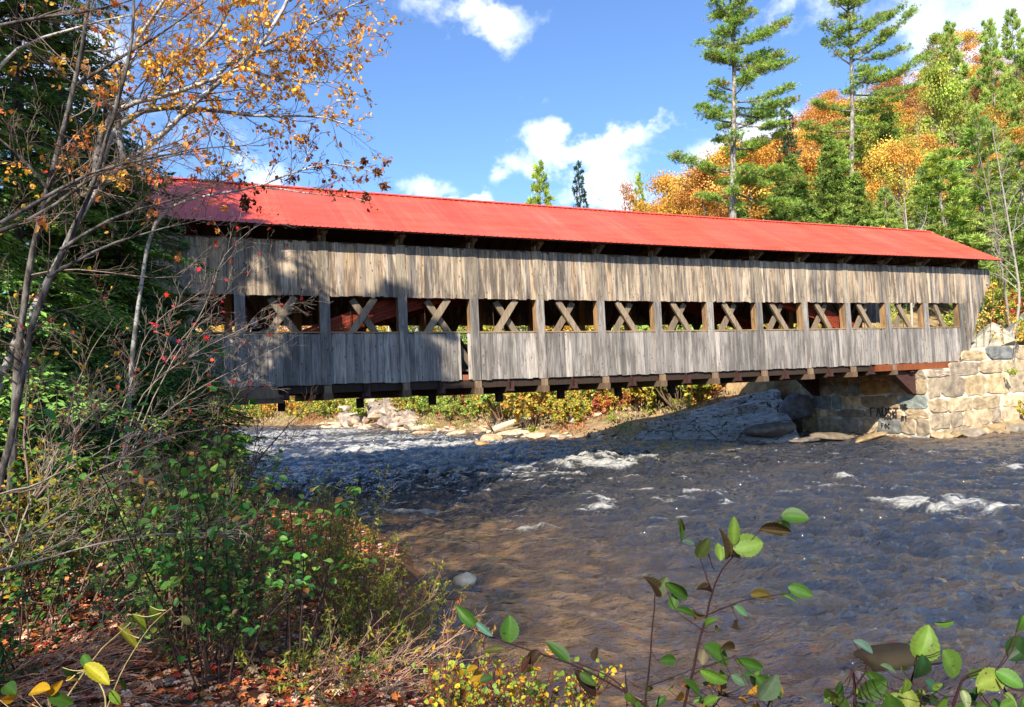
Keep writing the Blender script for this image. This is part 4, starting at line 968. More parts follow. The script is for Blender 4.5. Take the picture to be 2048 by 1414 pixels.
for px, dp, h, rad, cols, n, size, lab in [
 (1130, 36.0, 1.7, 1.6, YG + ['#c05a48'], 3600, .09, 'rounded yellow green bush at the far waterline in front of the bank'), (905, 38.0, 1.4, 1.3, PGREEN + YG, 2600, .1, 'bright green bush on the far shore right of the riprap'),
 (960, 37.8, 1.3, 1.1, PGREEN + YG, 2400, .1, 'bright green bush on the far shore left of the driftwood log'), (845, 39, 1.8, 1.3, PGREEN, 2600, .11, 'green bush growing behind the right side of the riprap'),
 (1085, 38.0, 1.2, 1.3, ORANGE + YELL, 2200, .1, 'orange yellow bush behind the driftwood log'), (1000, 37.6, .8, .9, ORANGE, 1400, .09, 'low orange bush left of the driftwood log'), (1150, 40, 1.9, 1.6, YELL + YG, 2500, .11, 'pale yellow bush on the bank behind the rounded bush'),
 (1200, 37.5, 1.3, 1.6, ['#b5574a', '#a86a50', '#c0784a'], 2200, .09, 'dusky red bush on the bank behind the pale boulders'), (1260, 38.2, 1.2, 1.5, ['#b5574a', '#a86a50', '#c0784a', '#98804a'], 2200, .09, 'dusky red bush just left of the ledge'),
 (1330, 40.5, 1.3, 1.8, ['#b8603c', '#b57a4c', '#9a7a48'], 2200, .1, 'reddish brown bush on the slope above the sloping ledge'), (1420, 43, 1.4, 2.0, ['#a8684a', '#7c7a44', '#b57a4c'], 2200, .11, 'brownish bush high on the slope above the ledge'),
 (1030, 41, 2.2, 1.7, HGREEN + ['#c8a23c'], 2600, .11, 'dark green bush with yellow sprays behind the driftwood'), (660, 40, 1.2, 1.6, YG, 2200, .1, 'yellow green bush on the far shore left of the riprap'), (560, 40.5, 1.3, 1.8, YELL + ORANGE, 2400, .1, 'low yellow orange bush on the far shore under the orange maple'),
 (480, 40, 1.2, 1.8, YELL + YG, 2200, .1, 'yellow bush on the far shore at the left of the rapids'), (610, 41, 1.6, 1.5, YG + ORANGE, 2000, .1, 'mixed green and orange bush on the far shore beside the red maple'), (1215, 36.0, .5, .5, YG, 700, .07, 'small green tuft between the boulders near the ledge'),
 (790, 41.5, 1.9, 1.1, YELL, 1800, .1, 'bright yellow bush behind the top of the riprap'), (1290, 43, 2.6, 2.2, ['#8a8a4a', '#a89a58'], 1200, .1, 'thin olive bush up the bank behind the dusky red bushes'), (1000, 44, 3.4, 2.4, HGREEN + PGREEN, 3000, .14, 'tall green thicket behind the driftwood under the bridge'),
 (1120, 46, 3.6, 2.6, HGREEN + YG, 2600, .14, 'tall olive thicket on the bank under the middle of the bridge'), (880, 46, 3.6, 2.6, PGREEN, 3000, .14, 'tall green thicket behind the riprap under the bridge'), (1235, 47, 3.2, 2.6, ['#8a8048', '#a88a50', '#6f7a40'], 2200, .13, 'tall brownish thicket on the bank left of the ledge top'),
 (1380, 49, 3.0, 3.0, ['#8a8048', '#5f7438', '#a8683a'], 2400, .13, 'tall mixed thicket on the bank above the ledge'), (1500, 48, 2.4, 2.6, PGREEN + RUST, 2200, .12, 'green and rust thicket beside the top of the ledge')]:
    dp, k_ = fbank(px, dp); b = on(px, dp); shrub('shrub', b, h * k_, rad * k_, cols, n, size * k_, lab)
for px, dp, h in ((1170, 41, 2.6), (1260, 42, 2.6), (1330, 44, 2.8), (1090, 43, 2.6), (945, 42, 2.4), (1400, 46, 2.4), (1225, 40, 2.0), (1300, 41, 2.0)):
    dp, k_ = fbank(px, dp); shrub('bare_shrub', on(px, dp), h * k_, 1.8 * k_, [], 0, .1, 'bare twiggy shrub on the far bank under the bridge', stems=14, stemc='#a08a74', group='bare shrubs on the far bank', twigs=8)
n = 260000; X = rng.uniform(-60, 26, n); Y = rng.uniform(36, 130, n); dn = pdist(X, Y, FAR); keep = above(X, Y, FAR) & (dn > .25) & (dn < 24) & (fbm(X * .6, Y * .6, 3, 2) > .38); X, Y, dn = X[keep], Y[keep], dn[keep]; n = len(X); hh_ = rng.uniform(.02, .45, n) * (.5 + fbm(X * .9, Y * .9, 2, 5))
b = MB(); zone = fbm(X * .25, Y * .25, 3, 12)
cA = pal(n, ['#a86a4c', '#b5785a', '#c08a50', '#8c6a44'], jit=.2); cB = pal(n, ['#8a9a48', '#6f8a40', '#a8a850', '#7c8440'], jit=.2); cC = pal(n, ['#b8a078', '#a08c68', '#c8b088'], jit=.2)
colr_ = np.where((zone > .55)[:, None], cA, np.where((zone > .46)[:, None], cB, cC)) 
leaves(b, np.stack([X, Y, ground(X, Y) + hh_], 1), unit(rdir(n) + np.array([0, 0, .9])), rdir(n), rng.uniform(.10, .30, n), colr_, 'quad', .45)
tag(b.build('undergrowth', M['far']), 'low mixed green and reddish ground cover on the far bank', 'ground cover', kind='stuff')
rc = np.random.default_rng(31)
for i in range(110):   # cobbles along the far waterline
    px = rc.uniform(640, 1262); q = W(px, float(np.interp(px, [450, 580, 700, 800, 880, 1000, 1150, 1270], [851, 853, 857, 861, 864, 872, 879, 882])) + rc.uniform(-2.5, 1.5)); s_ = rc.uniform(.12, .42) * (q[1] / 50)
    rock((q[0], q[1], max(gz(q[0], q[1]), -.02) + .03), (s_ * 1.4, s_, s_ * .6), ['#c2ab8c', '#b59c7e', '#cdb99c', '#a8917a'][i % 4], 'pale cobble in the row of stones along the far waterline', 'cobble', 'cobbles along the far waterline', k=i % 5, cat='stone')
SH = [o for o in scene.objects if o.name.startswith('shrub') and o.get('category') == 'shrub' and o.location.y > 30]
rs = np.random.default_rng(8); ns_ = 0
while ns_ < 130:
    px = rs.uniform(430, 1600); y0 = float(np.interp(px, SDP, SD1)); y = y0 + rs.uniform(.5, 1) * rs.uniform(1.2, 18) * y0 / 40; x = BX(px, 780) * y
    if w2loc(x, y)[1] < 8 or not above(np.array([x]), np.array([y]), FAR)[0]: continue
    c_ = copy_tree(SH[ns_ % len(SH)]); c_.location = (x, y, gz(x, y)); s_ = rs.uniform(.7, 1.2) * min(1.0, y / 50 + .1); c_.scale = (s_,) * 3; c_.rotation_euler = (0, 0, rs.uniform(0, 6.28)); c_['label'] = 'leafy shrub in the mixed thicket covering the far bank behind the shoreline bushes'; c_['group'] = 'thicket shrubs of the far bank'; ns_ += 1
lg = MB(); a, b = W(985, 860, .45), W(985, 860, .45) + [2.7, .6, .7]; lg.tube(resample([a, (a + b) / 2 + np.array([0, 0, .1]), b], 9), np.linspace(.24, .15, 9), 10, lin('#c8bba4'))
for q in range(7): lg.tube(wander(a, rdir(1)[0] + np.array([-.6, 0, .3]), .9, 5, .2), np.linspace(.06, .015, 5), 5, lin('#6a5240'))
tag(lg.build('driftwood_log', M['twig'], None, True, loc=a), 'pale driftwood log with dark roots lying among the far shore boulders', 'log')

# right bank plants near the abutment
shrub('shrub', loc2w(35.5, -.7).tolist() + [.45], 1.0, .7, YG + YELL, 1500, .09, 'bright yellow green plant growing at the waterline on the wing wall')
for t, z, s, lab in ((38.3, .5, .4, 'low green tuft at the waterline by the right edge'), (34.0, 2.7, .3, 'small moss green tuft high on the wing wall'), (35.6, 2.6, .32, 'second green tuft on the wing wall right of the moss tuft')):
    q = loc2w(t, -.75); shrub('fern_tuft', (q[0], q[1], z), s * 1.2, s, PGREEN + YG, 420, .07, lab, stems=5, cat='plant')
for px, dp, hh in ((1965, 35.6, 3.4), (2025, 35.8, 2.6)):
    b = on(px, dp); b[2] = max(b[2], 3.5); shrub('young_birch', b, hh, 1.1, YELL, 330, .12, 'thin sapling with sparse yellow leaves on the rock %s' % ('left of the bare trunk' if px < 2000 else 'at the right picture edge'), stems=3, stemc='#8f8478', cat='sapling')
b = on(2022, 40); a = MB(); tips = []; tr = resample([b, P(2045, 600, 40), P(2022, 480, 40), P(2010, 400, 40), P(1985, 260, 40)], 14)
grow(a, tr, .085, .02, [(16, 2.6, .8), (6, 1.1, .7), (4, .45, .6)], np.array(lin('#a39a8c')), tips, 7, .25); plant('bare_tree', b, [('trunk', a, M['twig'], True)], 'slender bare whitish tree on the rock at the right edge beyond the roof end', 'tree')
for px, dp, h, cols, lab in ((1955, 41, 2.0, HGREEN + RUST, 'green and rust bush on the bank just right of the portal'), (2040, 44, 3.0, ['#b5432c', '#a8582c'], 'red leafed shrub on the right bank above the outcrop'), (2000, 46, 3.4, PGREEN, 'green shrub above the outcrop at the right'), (1930, 44, 2.6, YG, 'yellow green shrub seen past the portal edge'), (2080, 40, 2.2, PGREEN, 'green bush half out of the picture above the wing wall')):
    shrub('shrub', on(px, dp), h, 1.6, cols, 2600, .12, lab)

# ------------------------------------------------------------------ the two tall white pines
def needle_clump(b, c, r, n, tone, lift=.5, ln=.30):
    p = c + rng.normal(0, 1, (n, 3)) * np.array([r, r, r * .30]); k = 14
    p = np.repeat(p, k, 0); N = len(p); d = unit(rng.normal(0, .55, (N, 3)) + np.array([0, 0, lift]) + unit(p - c) * .9)
    leaves(b, p, d, rdir(N), ln * rng.uniform(.6, 1.2, N), np.repeat(pal(n, tone, jit=.16), k, 0), 'quad', .12)
PN = ['#94b450', '#a4c058', '#7c9c46', '#aebc5c', '#6a8c42']
def tall_pine(trunk, depth, branches, label, r0, rnd, seedn, lift=.5):
    base = P(trunk[0][0], trunk[0][1] + 120, depth); base[2] = gz(base[0], base[1]); pts = [base - np.array([0, 0, .5])] + [P(a, b_, depth) for a, b_ in trunk]
    tr = resample(pts, 24); a = MB(); b = MB(); a.tube(tr, np.linspace(r0, .06, 24), 9, WHITE)
    def branch(p, tip, thick, dens):
        L = np.linalg.norm(tip - p); mid = (p + tip) / 2 + np.array([0, 0, -.09 * L]); br = resample([p, mid, tip], 9); br += np.cumsum(rng.normal(0, .02 * L / 9, br.shape), 0) * .6
        a.tube(br, np.linspace(thick, .02, 9), 5, WHITE * .8)
        for q in range(int(4 + L * 3.0)):
            u = rng.uniform(.28, 1.0); c, t = along(br, u); s = unit(np.cross(t, (0, 0, 1))); w_ = (.10 + .20 * L) * (1.15 - u * .7)
            e = c + s * rng.uniform(-w_, w_) + t * rng.uniform(0, .3) + np.array([0, 0, rng.uniform(.0, .22)])
            if rng.random() < .7: a.tube([c, (c + e) / 2 - np.array([0, 0, .05]), e], [.025, .018, .01], 3, WHITE * .7)
            needle_clump(b, e, .26, int(dens * rng.uniform(.7, 1.3)), PN if rng.random() < .93 else ['#a89a50', '#9a8a44'], lift)
    for (ax, ay), (tx, ty) in branches:
        p = P(ax, ay, depth); tip = P(tx, ty, depth + rng.uniform(-1.2, 1.2)); branch(p, tip, .10, 15)
    zs = [P(a_, b_, depth)[2] for a_, b_ in trunk]
    for i in range(rnd):
        u = rng.uniform(.22, .98); p, t = along(tr, u); an = rng.choice([-1, 1]) * rng.uniform(.9, 2.1) + (0 if rng.random() < .5 else math.pi)
        an = rng.uniform(-.55, .55) + (math.pi / 2 if rng.random() < .5 else -math.pi / 2)
        L = rng.uniform(1.2, 3.6) * (1.1 - u * .4); branch(p, p + np.array([math.cos(an) * .8, math.sin(an), .12]) * L, .07, 12)
    for i in range(int(rnd * .9)):
        u = rng.uniform(.35, .99); p, t = along(tr, u); needle_clump(b, p + rng.normal(0, .35, 3), .28, 12, PN, lift)
    return plant('white_pine', base, [('trunk', a, M['pinebark'], True), ('crown', b, M['far'], False)], label, 'tree')
tall_pine([(1465, 430), (1466, 330), (1467, 230), (1470, 160), (1464, 60), (1460, -20), (1456, -95)], 60,
 [((1462, 30), (1421, -8)), ((1468, 92), (1402, 87)), ((1468, 130), (1420, 108)), ((1468, 128), (1424, 116)), ((1468, 205), (1428, 190)), ((1468, 232), (1404, 212)), ((1466, 245), (1410, 226)), ((1466, 290), (1438, 280)), ((1466, 340), (1351, 312)), ((1466, 345), (1372, 322)), ((1465, 400), (1393, 392)),
  ((1468, 80), (1573, 45)), ((1468, 90), (1540, 66)), ((1470, 140), (1588, 120)), ((1470, 132), (1560, 112)), ((1470, 136), (1545, 138)), ((1470, 125), (1530, 108)), ((1468, 205), (1576, 178)), ((1468, 215), (1583, 204)), ((1468, 225), (1560, 232)), ((1468, 245), (1570, 250)), ((1467, 260), (1545, 215)), ((1466, 300), (1560, 272)), ((1466, 298), (1520, 282)), ((1466, 330), (1620, 362)), ((1466, 345), (1560, 340)), ((1465, 385), (1612, 412)), ((1466, 352), (1530, 372)),
  ((1462, 20), (1492, -10)), ((1463, 30), (1500, 28)), ((1466, 165), (1500, 160)), ((1466, 180), (1432, 168)), ((1468, 70), (1440, 60))],
 'tallest white pine with level plates of needles rising behind the red roof', .40, 26, 1)
tall_pine([(1702, 330), (1705, 240), (1704, 170), (1702, 110), (1699, 50), (1694, -10), (1690, -60)], 76,
 [((1700, 78), (1651, 50)), ((1702, 130), (1653, 83)), ((1703, 100), (1672, 60)), ((1705, 222), (1628, 205)), ((1705, 262), (1606, 252)), ((1704, 285), (1660, 290)), ((1704, 290), (1620, 275)), ((1702, 125), (1829, 18)), ((1700, 75), (1800, 18)), ((1703, 118), (1809, 98)), ((1703, 112), (1780, 60)), ((1704, 168), (1859, 112)), ((1704, 165), (1800, 150)), ((1705, 190), (1834, 172)), ((1705, 200), (1800, 200)), ((1705, 150), (1760, 140)), ((1704, 218), (1780, 220)), ((1700, 60), (1765, 30)), ((1697, 20), (1740, -10)), ((1698, 25), (1670, 0)), ((1704, 250), (1770, 255)), ((1700, 90), (1740, 55))],
 'second tall white pine with limbs swept up to the right', .34, 20, 2, .7)
# filler pine limbs are real; a smaller dead leaning trunk stands by the first pine

# ------------------------------------------------------------------ near left: hemlocks
def hemlock_branch(L, dens=1.0):
    b = MB(); a = MB(); main = wander((0, 0, 0), (1, 0, .05), L, 10, .04, -.045); a.tube(main, np.linspace(.022, .004, 10), 4, WHITE * .6)
    V = []; D = []
    for i in range(int(15 * L * dens)):
        u = rng.uniform(.12, 1); p, t = along(main, u); s = (1 if i % 2 else -1); side = unit(np.cross(t, (0, 0, 1))) * s
        l = L * .42 * (1.15 - u) * rng.uniform(.6, 1.2) + .08; tw = wander(p, t * .75 + side, l, 5, .07, -.05); a.tube(tw, np.linspace(.006, .002, 5), 3, WHITE * .6)
        for j in range(int(l / .035)):
            uu = rng.uniform(.05, 1.0); q, tt = along(tw, uu * .99); s2 = rng.choice([-1, 1]); sd = unit(np.cross(tt, (0, 0, 1))) * s2
            V.append(q); D.append(unit(tt * .7 + sd * .8 + np.array([0, 0, rng.normal(-.1, .15)])))
    V = np.array(V); D = np.array(D); n = len(V)
    leaves(b, V, D, unit(np.array([[0, 0, 1.]]) + rng.normal(0, .25, (n, 3))), rng.uniform(.07, .14, n), WHITE * np.exp(rng.normal(0, .2, (n, 1))), 'quad', .42)
    return np.concatenate(b.V), np.concatenate(b.C), b.Fs, np.concatenate(a.V), np.concatenate(a.C), a.Fs
HB = [hemlock_branch(L) for L in (1.3, 1.7, 2.1, 2.5, 2.9)]
def hemlock(base, h, rad, nb, label, u0=.04, cols=('#729a46', '#82a84a', '#5e8640', '#4c723a', '#94b854'), lean=(0, 0), skip=None):
    base = np.asarray(base, float); tr = wander(base - np.array([0, 0, .4]), (lean[0], lean[1], 1), h + .4, 12, .015); a = MB(); b = MB(); a.tube(tr, np.linspace(.013 * h, .02, 12), 9, WHITE)
    for i in range(nb):
        u = u0 + (1 - u0) * (i + rng.random()) / nb; p, t = along(tr, min(u, .995)); an = i * 2.399 + rng.uniform(-.4, .4); L = rad * ((1 - u) ** .75 + .06) * rng.uniform(.7, 1.15)
        k = int(np.argmin([abs(q - L) for q in (1.3, 1.7, 2.1, 2.5, 2.9)])); sc = L / (1.3, 1.7, 2.1, 2.5, 2.9)[k]
        lv, lc, lf, sv, sc_, sf = HB[k]; R = np.array(Matrix.Rotation(an, 3, 'Z') @ Matrix.Rotation(rng.uniform(-.1, .3), 3, 'Y') @ Matrix.Rotation(rng.uniform(-.3, .3), 3, 'X'))
        if skip is not None and skip(p + R @ np.array([L * .8, 0, 0])): continue
        tone = pal(1, list(cols), jit=.15)[0]
        sz = max(sc, .45)
        b.add(lv * sc @ R.T + p, [np.concatenate(f) for f in lf.values()], lc * tone); a.add(sv * sc @ R.T + p, [np.concatenate(f) for f in sf.values()], sc_)
    return plant('hemlock_tree', base, [('trunk', a, M['bark'], True), ('crown', b, M['needle'], False)], label, 'tree')
hemlock(on(30, 12.5), 13.5, 3.3, 250, 'large dark green hemlock with feathery sprays at the left edge of the picture')
hemlock(on(262, 14.5), 8.6, 2.7, 250, 'smaller hemlock standing in front of the left end of the red roof')
hemlock(on(-120, 9.0), 9.5, 2.7, 150, 'hemlock mostly beyond the left picture edge, nearest to the camera')
hemlock(on(415, 12.5), 3.0, 1.6, 80, 'young bright green hemlock below the left end of the siding', cols=('#6f9a34', '#7fa63a', '#557c30'))
hemlock(on(120, 17.5), 17.0, 3.4, 210, 'tall hemlock rising behind the others beside the left abutment')

# ------------------------------------------------------------------ near left: birch and bare trees traced from their limbs
def LP(pts, d0, d1):
    L = np.concatenate([[0], np.cumsum([math.dist(a, b) for a, b in zip(pts[:-1], pts[1:])])]); L = L / L[-1]
    return np.array([P(x, y, d0 + (d1 - d0) * l) for (x, y), l in zip(pts, L)])
def traced(base, limbs, barkm, leafcols, nleaf, lsize, label, name='birch_tree', mat='leaf', leafkind='ovate', twc='#6a5a4e', hang=-.5, cl=.03, stub=None):
    a = MB(); tw = MB(); tips = []; c = WHITE
    for pts, d0, d1, r0, r1, lv in limbs:
        q = LP(pts, d0, d1) if isinstance(pts[0], tuple) else np.array(pts); m_ = max(8, int(np.linalg.norm(q[-1] - q[0]) * 4)); main = resample(q, min(m_, 30))
        main[1:] += np.cumsum(rng.normal(0, .012, (len(main) - 1, 3)), 0) * .5
        gr = np.linspace(.38 if r0 > .03 else .75, 1.0, len(main)) if barkm == 'birch' else np.ones(len(main)); a.tube(main, np.linspace(r0, r1, len(main)), 7, np.repeat(gr, 7)[:, None] * c)
        if lv:
            nc, L, ang, st = lv
            for i in range(nc):
                u = st + (1 - st) * (i + rng.random()) / nc; p, t = along(main, min(u, .999)); qd = unit(np.cross(t, rng.normal(size=3))); an = ang * rng.uniform(.6, 1.3)
                d = t * math.cos(an) + qd * math.sin(an) + np.array([0, 0, .12]); l = L * rng.uniform(.45, 1.2) * (1.1 - .4 * u)
                ch = wander(p, d, l, 8, .13, .0); grow(tw, ch, max(.005, (r0 + (r1 - r0) * u) * .3), .002, [(6, l * .42, .65), (4, l * .18, .6)], np.array(lin(twc)), tips, 4, .15)
    b = MB()
    if nleaf:
        tp = np.concatenate(tips); cc = tp[rng.integers(len(tp), size=nleaf // 3)]; q = np.repeat(cc, 3, 0) + rng.normal(0, cl, (len(cc) * 3, 3)); n = len(q)
        leaves(b, q, unit(rdir(n) * .8 + np.array([0, 0, hang])), rdir(n), lsize * rng.uniform(.6, 1.25, n), pal(n, leafcols, jit=.12), leafkind, 1.0)
    return plant(name, base, [('trunk', a, M[barkm], True), ('twigs', tw, M['twig'], True), ('foliage', b, M[mat], False)], label, 'tree')
bb = on(30, 8.4)
GOLD = ['#f0b040', '#f4c04c', '#e8a038', '#f4cc58', '#d88c30']
A_ = [(-95, 1130), (-60, 1000), (-10, 800), (36, 670), (83, 599), (131, 504), (158, 436), (186, 376), (250, 330), (301, 301), (329, 273), (368, 230), (396, 202), (444, 170), (483, 131), (527, 91), (550, 51), (578, 0), (605, -60), (640, -140)]
BL = [
 ([tuple(x) for x in A_], 8.3, 9.4, .056, .018, (30, 1.3, .8, .42)),
 ([(186, 376), (206, 300), (238, 230), (293, 216), (356, 210), (416, 226), (475, 228), (547, 240), (606, 234), (653, 222), (697, 253)], 8.7, 10, .05, .008, (24, .95, .8, .3)),
 ([(190, 370), (195, 260), (206, 206), (277, 200), (356, 190), (396, 166), (440, 150), (487, 131)], 8.7, 8.4, .045, .015, (16, 1.0, .8, .2)),
 ([(300, 215), (337, 139), (380, 111), (432, 75), (451, 44), (475, -30)], 9, 8.6, .04, .01, (18, 1.0, .8, .1)),
 ([(410, 195), (436, 125), (483, 97), (531, 103), (594, 103), (634, 107), (705, 87)], 9.2, 10, .03, .006, (22, .9, .8, .1)),
 ([(527, 91), (600, 60), (660, 30), (730, 0)], 9.5, 10.2, .025, .006, (16, .9, .8, .1)),
 ([(483, 131), (540, 160), (610, 165), (690, 170)], 9.2, 10.2, .025, .006, (18, .85, .8, .1)),
 ([(250, 330), (220, 210), (260, 90), (330, 0), (380, -80)], 8.8, 8.0, .04, .01, (18, 1.1, .8, .15)),
 ([(578, 0), (640, -60), (700, -160), (740, -300)], 9.4, 10.0, .03, .01, (14, 1.4, .8, .1)), ([(605, -60), (560, -200), (520, -400)], 9.4, 9.4, .035, .01, (16, 1.6, .8, .1)),
]
traced(bb, BL, 'birch', GOLD, 5200, .058, 'leaning white barked birch with golden leaves reaching over the roof at left')
traced(on(330, 9.6), [([(235, 1070), (250, 900), (270, 640), (290, 470), (313, 406), (356, 394), (396, 388), (455, 390), (531, 376), (570, 348), (606, 337), (640, 315), (700, 330), (762, 350)], 9.6, 9.9, .04, .006, (24, .62, .9, .66)),
    ([(531, 376), (594, 382), (650, 392), (720, 390), (750, 405)], 9.8, 10.1, .013, .003, (12, .4, .7, .1)), ([(606, 337), (618, 300), (612, 270)], 9.8, 9.9, .01, .003, (9, .4, .6, .1))],
    'birch', ['#7c4a2c', '#5c3a28', '#b5662c'], 260, .06, 'thin birch with a pale limb lying across the red roof and few brown leaves', hang=-.8)
# hanging bunch of dead leaves on the pale limb
nb_ = MB(); cpt = P(491, 404, 9.75); n = 160; leaves(nb_, cpt + rng.normal(0, 1, (n, 3)) * np.array([.028, .028, .05]), unit(rdir(n) + np.array([0, 0, -1.2])), rdir(n), .05, pal(n, ['#4a3424', '#6a4a30', '#382a20']), 'ovate', .8)
nb_.tube([P(491, 386, 9.75), P(490, 396, 9.75), cpt], .004, 4, (.1, .08, .06)); tag(nb_.build('dead_leaf_bunch', M['leaf'], loc=cpt), 'brown bunch of dead leaves hanging from the pale limb over the roof', 'leaf bunch')
for px, py in ((728, 322), (756, 345), (768, 372)):
    nb_ = MB(); cpt = P(px, py, 9.9); n = 44; leaves(nb_, cpt + rng.normal(0, .014, (n, 3)), rdir(n), rdir(n), .06, pal(n, ['#7a5238', '#9a6840', '#5a4234']), 'ovate', .8); tag(nb_.build('dead_leaf_bunch', M['leaf'], loc=cpt), 'small dark clump of dead leaves at the tip of the pale limb, %s' % {728: 'leftmost and largest', 756: 'upper right', 768: 'lowest'}[px], 'leaf bunch')
REDM = ['#d07a3c', '#d98a48', '#c06a3c', '#d8a050']
traced(on(60, 7.2), [([(15, 1150), (20, 950), (30, 760), (51, 550), (79, 416), (95, 376), (131, 206), (158, 99), (165, 0), (172, -160)], 7.2, 7.4, .042, .016, (16, 1.5, 1.0, .25)),
    ([(79, 416), (160, 350), (270, 330), (400, 300)], 7.3, 7.8, .022, .005, (12, .8, .8, .2)), ([(95, 376), (30, 300), (-30, 250)], 7.3, 6.9, .02, .006, (8, .9, .8, .2)), ([(140, 180), (230, 120), (330, 60), (420, -10)], 7.4, 7.9, .02, .005, (12, .9, .8, .1)),
    ([(0, 51), (119, 28), (198, 12), (270, -8)], 6.6, 7.1, .018, .006, (10, .7, .7, .1)), ([(-20, 470), (90, 440), (150, 400), (177, 337), (277, 325), (396, 285)], 6.5, 7.4, .022, .004, (14, .7, .8, .1))],
    'bark', REDM, 210, .085, 'straight grey maple sapling in front of the hemlock with a few orange leaves', 'maple_tree', leafkind='maple', twc='#8a7a6c')
traced(on(100, 6.4), [([(-40, 1200), (-12, 1000), (20, 860), (60, 640), (95, 554), (158, 436), (186, 376), (200, 300), (238, 178), (257, 99), (260, 0), (262, -120)], 6.4, 7.0, .036, .010, (15, 1.3, 1.0, .25)),
    ([(0, 447), (60, 435), (91, 388), (140, 355), (200, 335), (300, 322), (400, 290), (505, 290)], 6.2, 7.6, .02, .003, (14, .7, .8, .2)), ([(95, 554), (230, 480), (330, 455), (420, 430)], 6.6, 7.4, .018, .004, (12, .7, .8, .2)), ([(120, 500), (240, 420), (370, 400), (470, 350)], 6.6, 7.6, .018, .004, (12, .8, .8, .2))],
    'bark', REDM, 90, .085, 'crooked dark grey sapling with long bare limbs crossing the sky at left', 'bare_tree', leafkind='maple', twc='#4f463f')
traced(on(-30, 7.5), [([(-70, 1150), (-60, 900), (-40, 500), (-30, 200), (0, 103), (24, 85), (79, 75), (150, 59), (260, 20), (380, 40)], 7.5, 8, .05, .006, (16, 1.0, .9, .3))], 'birch', GOLD, 160, .06, 'white branched tree entering from the left edge near the top', 'birch_tree')
# bare twiggy shrubs hanging over the bank in front of the bridge
def twigshrub(stems, label, c='#a8988a', lv=(12, .8, .75, .15), leafc=None, n=0, ls=.07, kind='maple', r=.014):
    a = MB(); tips = []; base = None
    for pts, d0, d1 in stems:
        q = LP(pts, d0, d1); main = resample(q, 16); base = main[0] if base is None else base
        main[1:] += np.cumsum(rng.normal(0, .015, (15, 3)), 0) * .5
        grow(a, main, r, .003, [(lv[0], lv[1], lv[2]), (5, lv[1] * .4, .6), (3, lv[1] * .16, .5)], np.array(lin(c)), tips, 5, lv[3], (0, 0, .05), .12)
    b = MB()
    if n:
        tp = np.concatenate(tips); q = tp[rng.integers(len(tp), size=n)]; leaves(b, q, unit(rdir(n) + np.array([0, 0, -.4])), unit(rdir(n) + np.array([0, 0, .7])), ls * rng.uniform(.6, 1.2, n), pal(n, leafc), kind)
    base = np.array([base[0], base[1], gz(base[0], base[1])])
    return plant('bare_shrub', base, [('branches', a, M['twig'], True), ('foliage', b, M['leaf'], False)], label, 'shrub')
twigshrub([([(230, 960), (300, 760), (380, 640), (470, 560), (560, 510)], 9, 9.6), ([(230, 960), (280, 780), (400, 700), (520, 640), (600, 600)], 9, 9.4), ([(240, 960), (330, 740), (420, 610), (450, 500), (545, 440)], 9, 9.8), ([(230, 950), (330, 820), (450, 740), (560, 690)], 9, 9.0), ([(200, 960), (250, 800), (300, 640), (420, 570)], 9, 10)],
          'bare greyish shrub whose twigs arch over the left windows of the bridge', '#8f8174', (11, .9, .7, .35), ['#d8342c', '#e0603a', '#c83a4a'], 60, .075, r=.010)
twigshrub([([(-40, 1120), (60, 1080), (180, 1010), (270, 940)], 4.6, 5.6), ([(-60, 1150), (100, 1110), (260, 1070), (380, 1060), (500, 1075)], 4.5, 5.4), ([(-30, 1000), (80, 970), (200, 900), (330, 830)], 6, 7), ([(0, 1200), (60, 1000), (150, 860), (240, 790)], 6, 7)],
          'pale twigged bare shrub reaching in from the left above the undergrowth', '#9a8c7a', (10, .6, .6, .1), r=.009)
twigshrub([([(60, 1010), (150, 900), (240, 800), (330, 760)], 7, 8), ([(60, 1010), (130, 860), (160, 740), (230, 640)], 7, 8), ([(60, 1000), (40, 850), (60, 720), (20, 600)], 7, 7.6), ([(60, 1010), (220, 930), (340, 870), (440, 850)], 7, 8), ([(130, 1040), (260, 960), (380, 960)], 7, 7.6)],
          'dense brown thicket of bare stems in front of the left abutment', '#7c6a5c', (14, .9, .8, .1), ['#c8a030', '#b88a2c', '#9c3a34'], 260, .05, 'ovate')
twigshrub([([(430, 1120), (480, 1000), (520, 900), (600, 820)], 6, 6.6), ([(430, 1120), (420, 980), (440, 860), (470, 760)], 6, 6.4), ([(200, 1180), (240, 1080), (330, 1000), (420, 980)], 6, 6.6)], 'dark stemmed bare shrub inside the green leafed alders', '#4f4038', (10, .6, .7, .2))

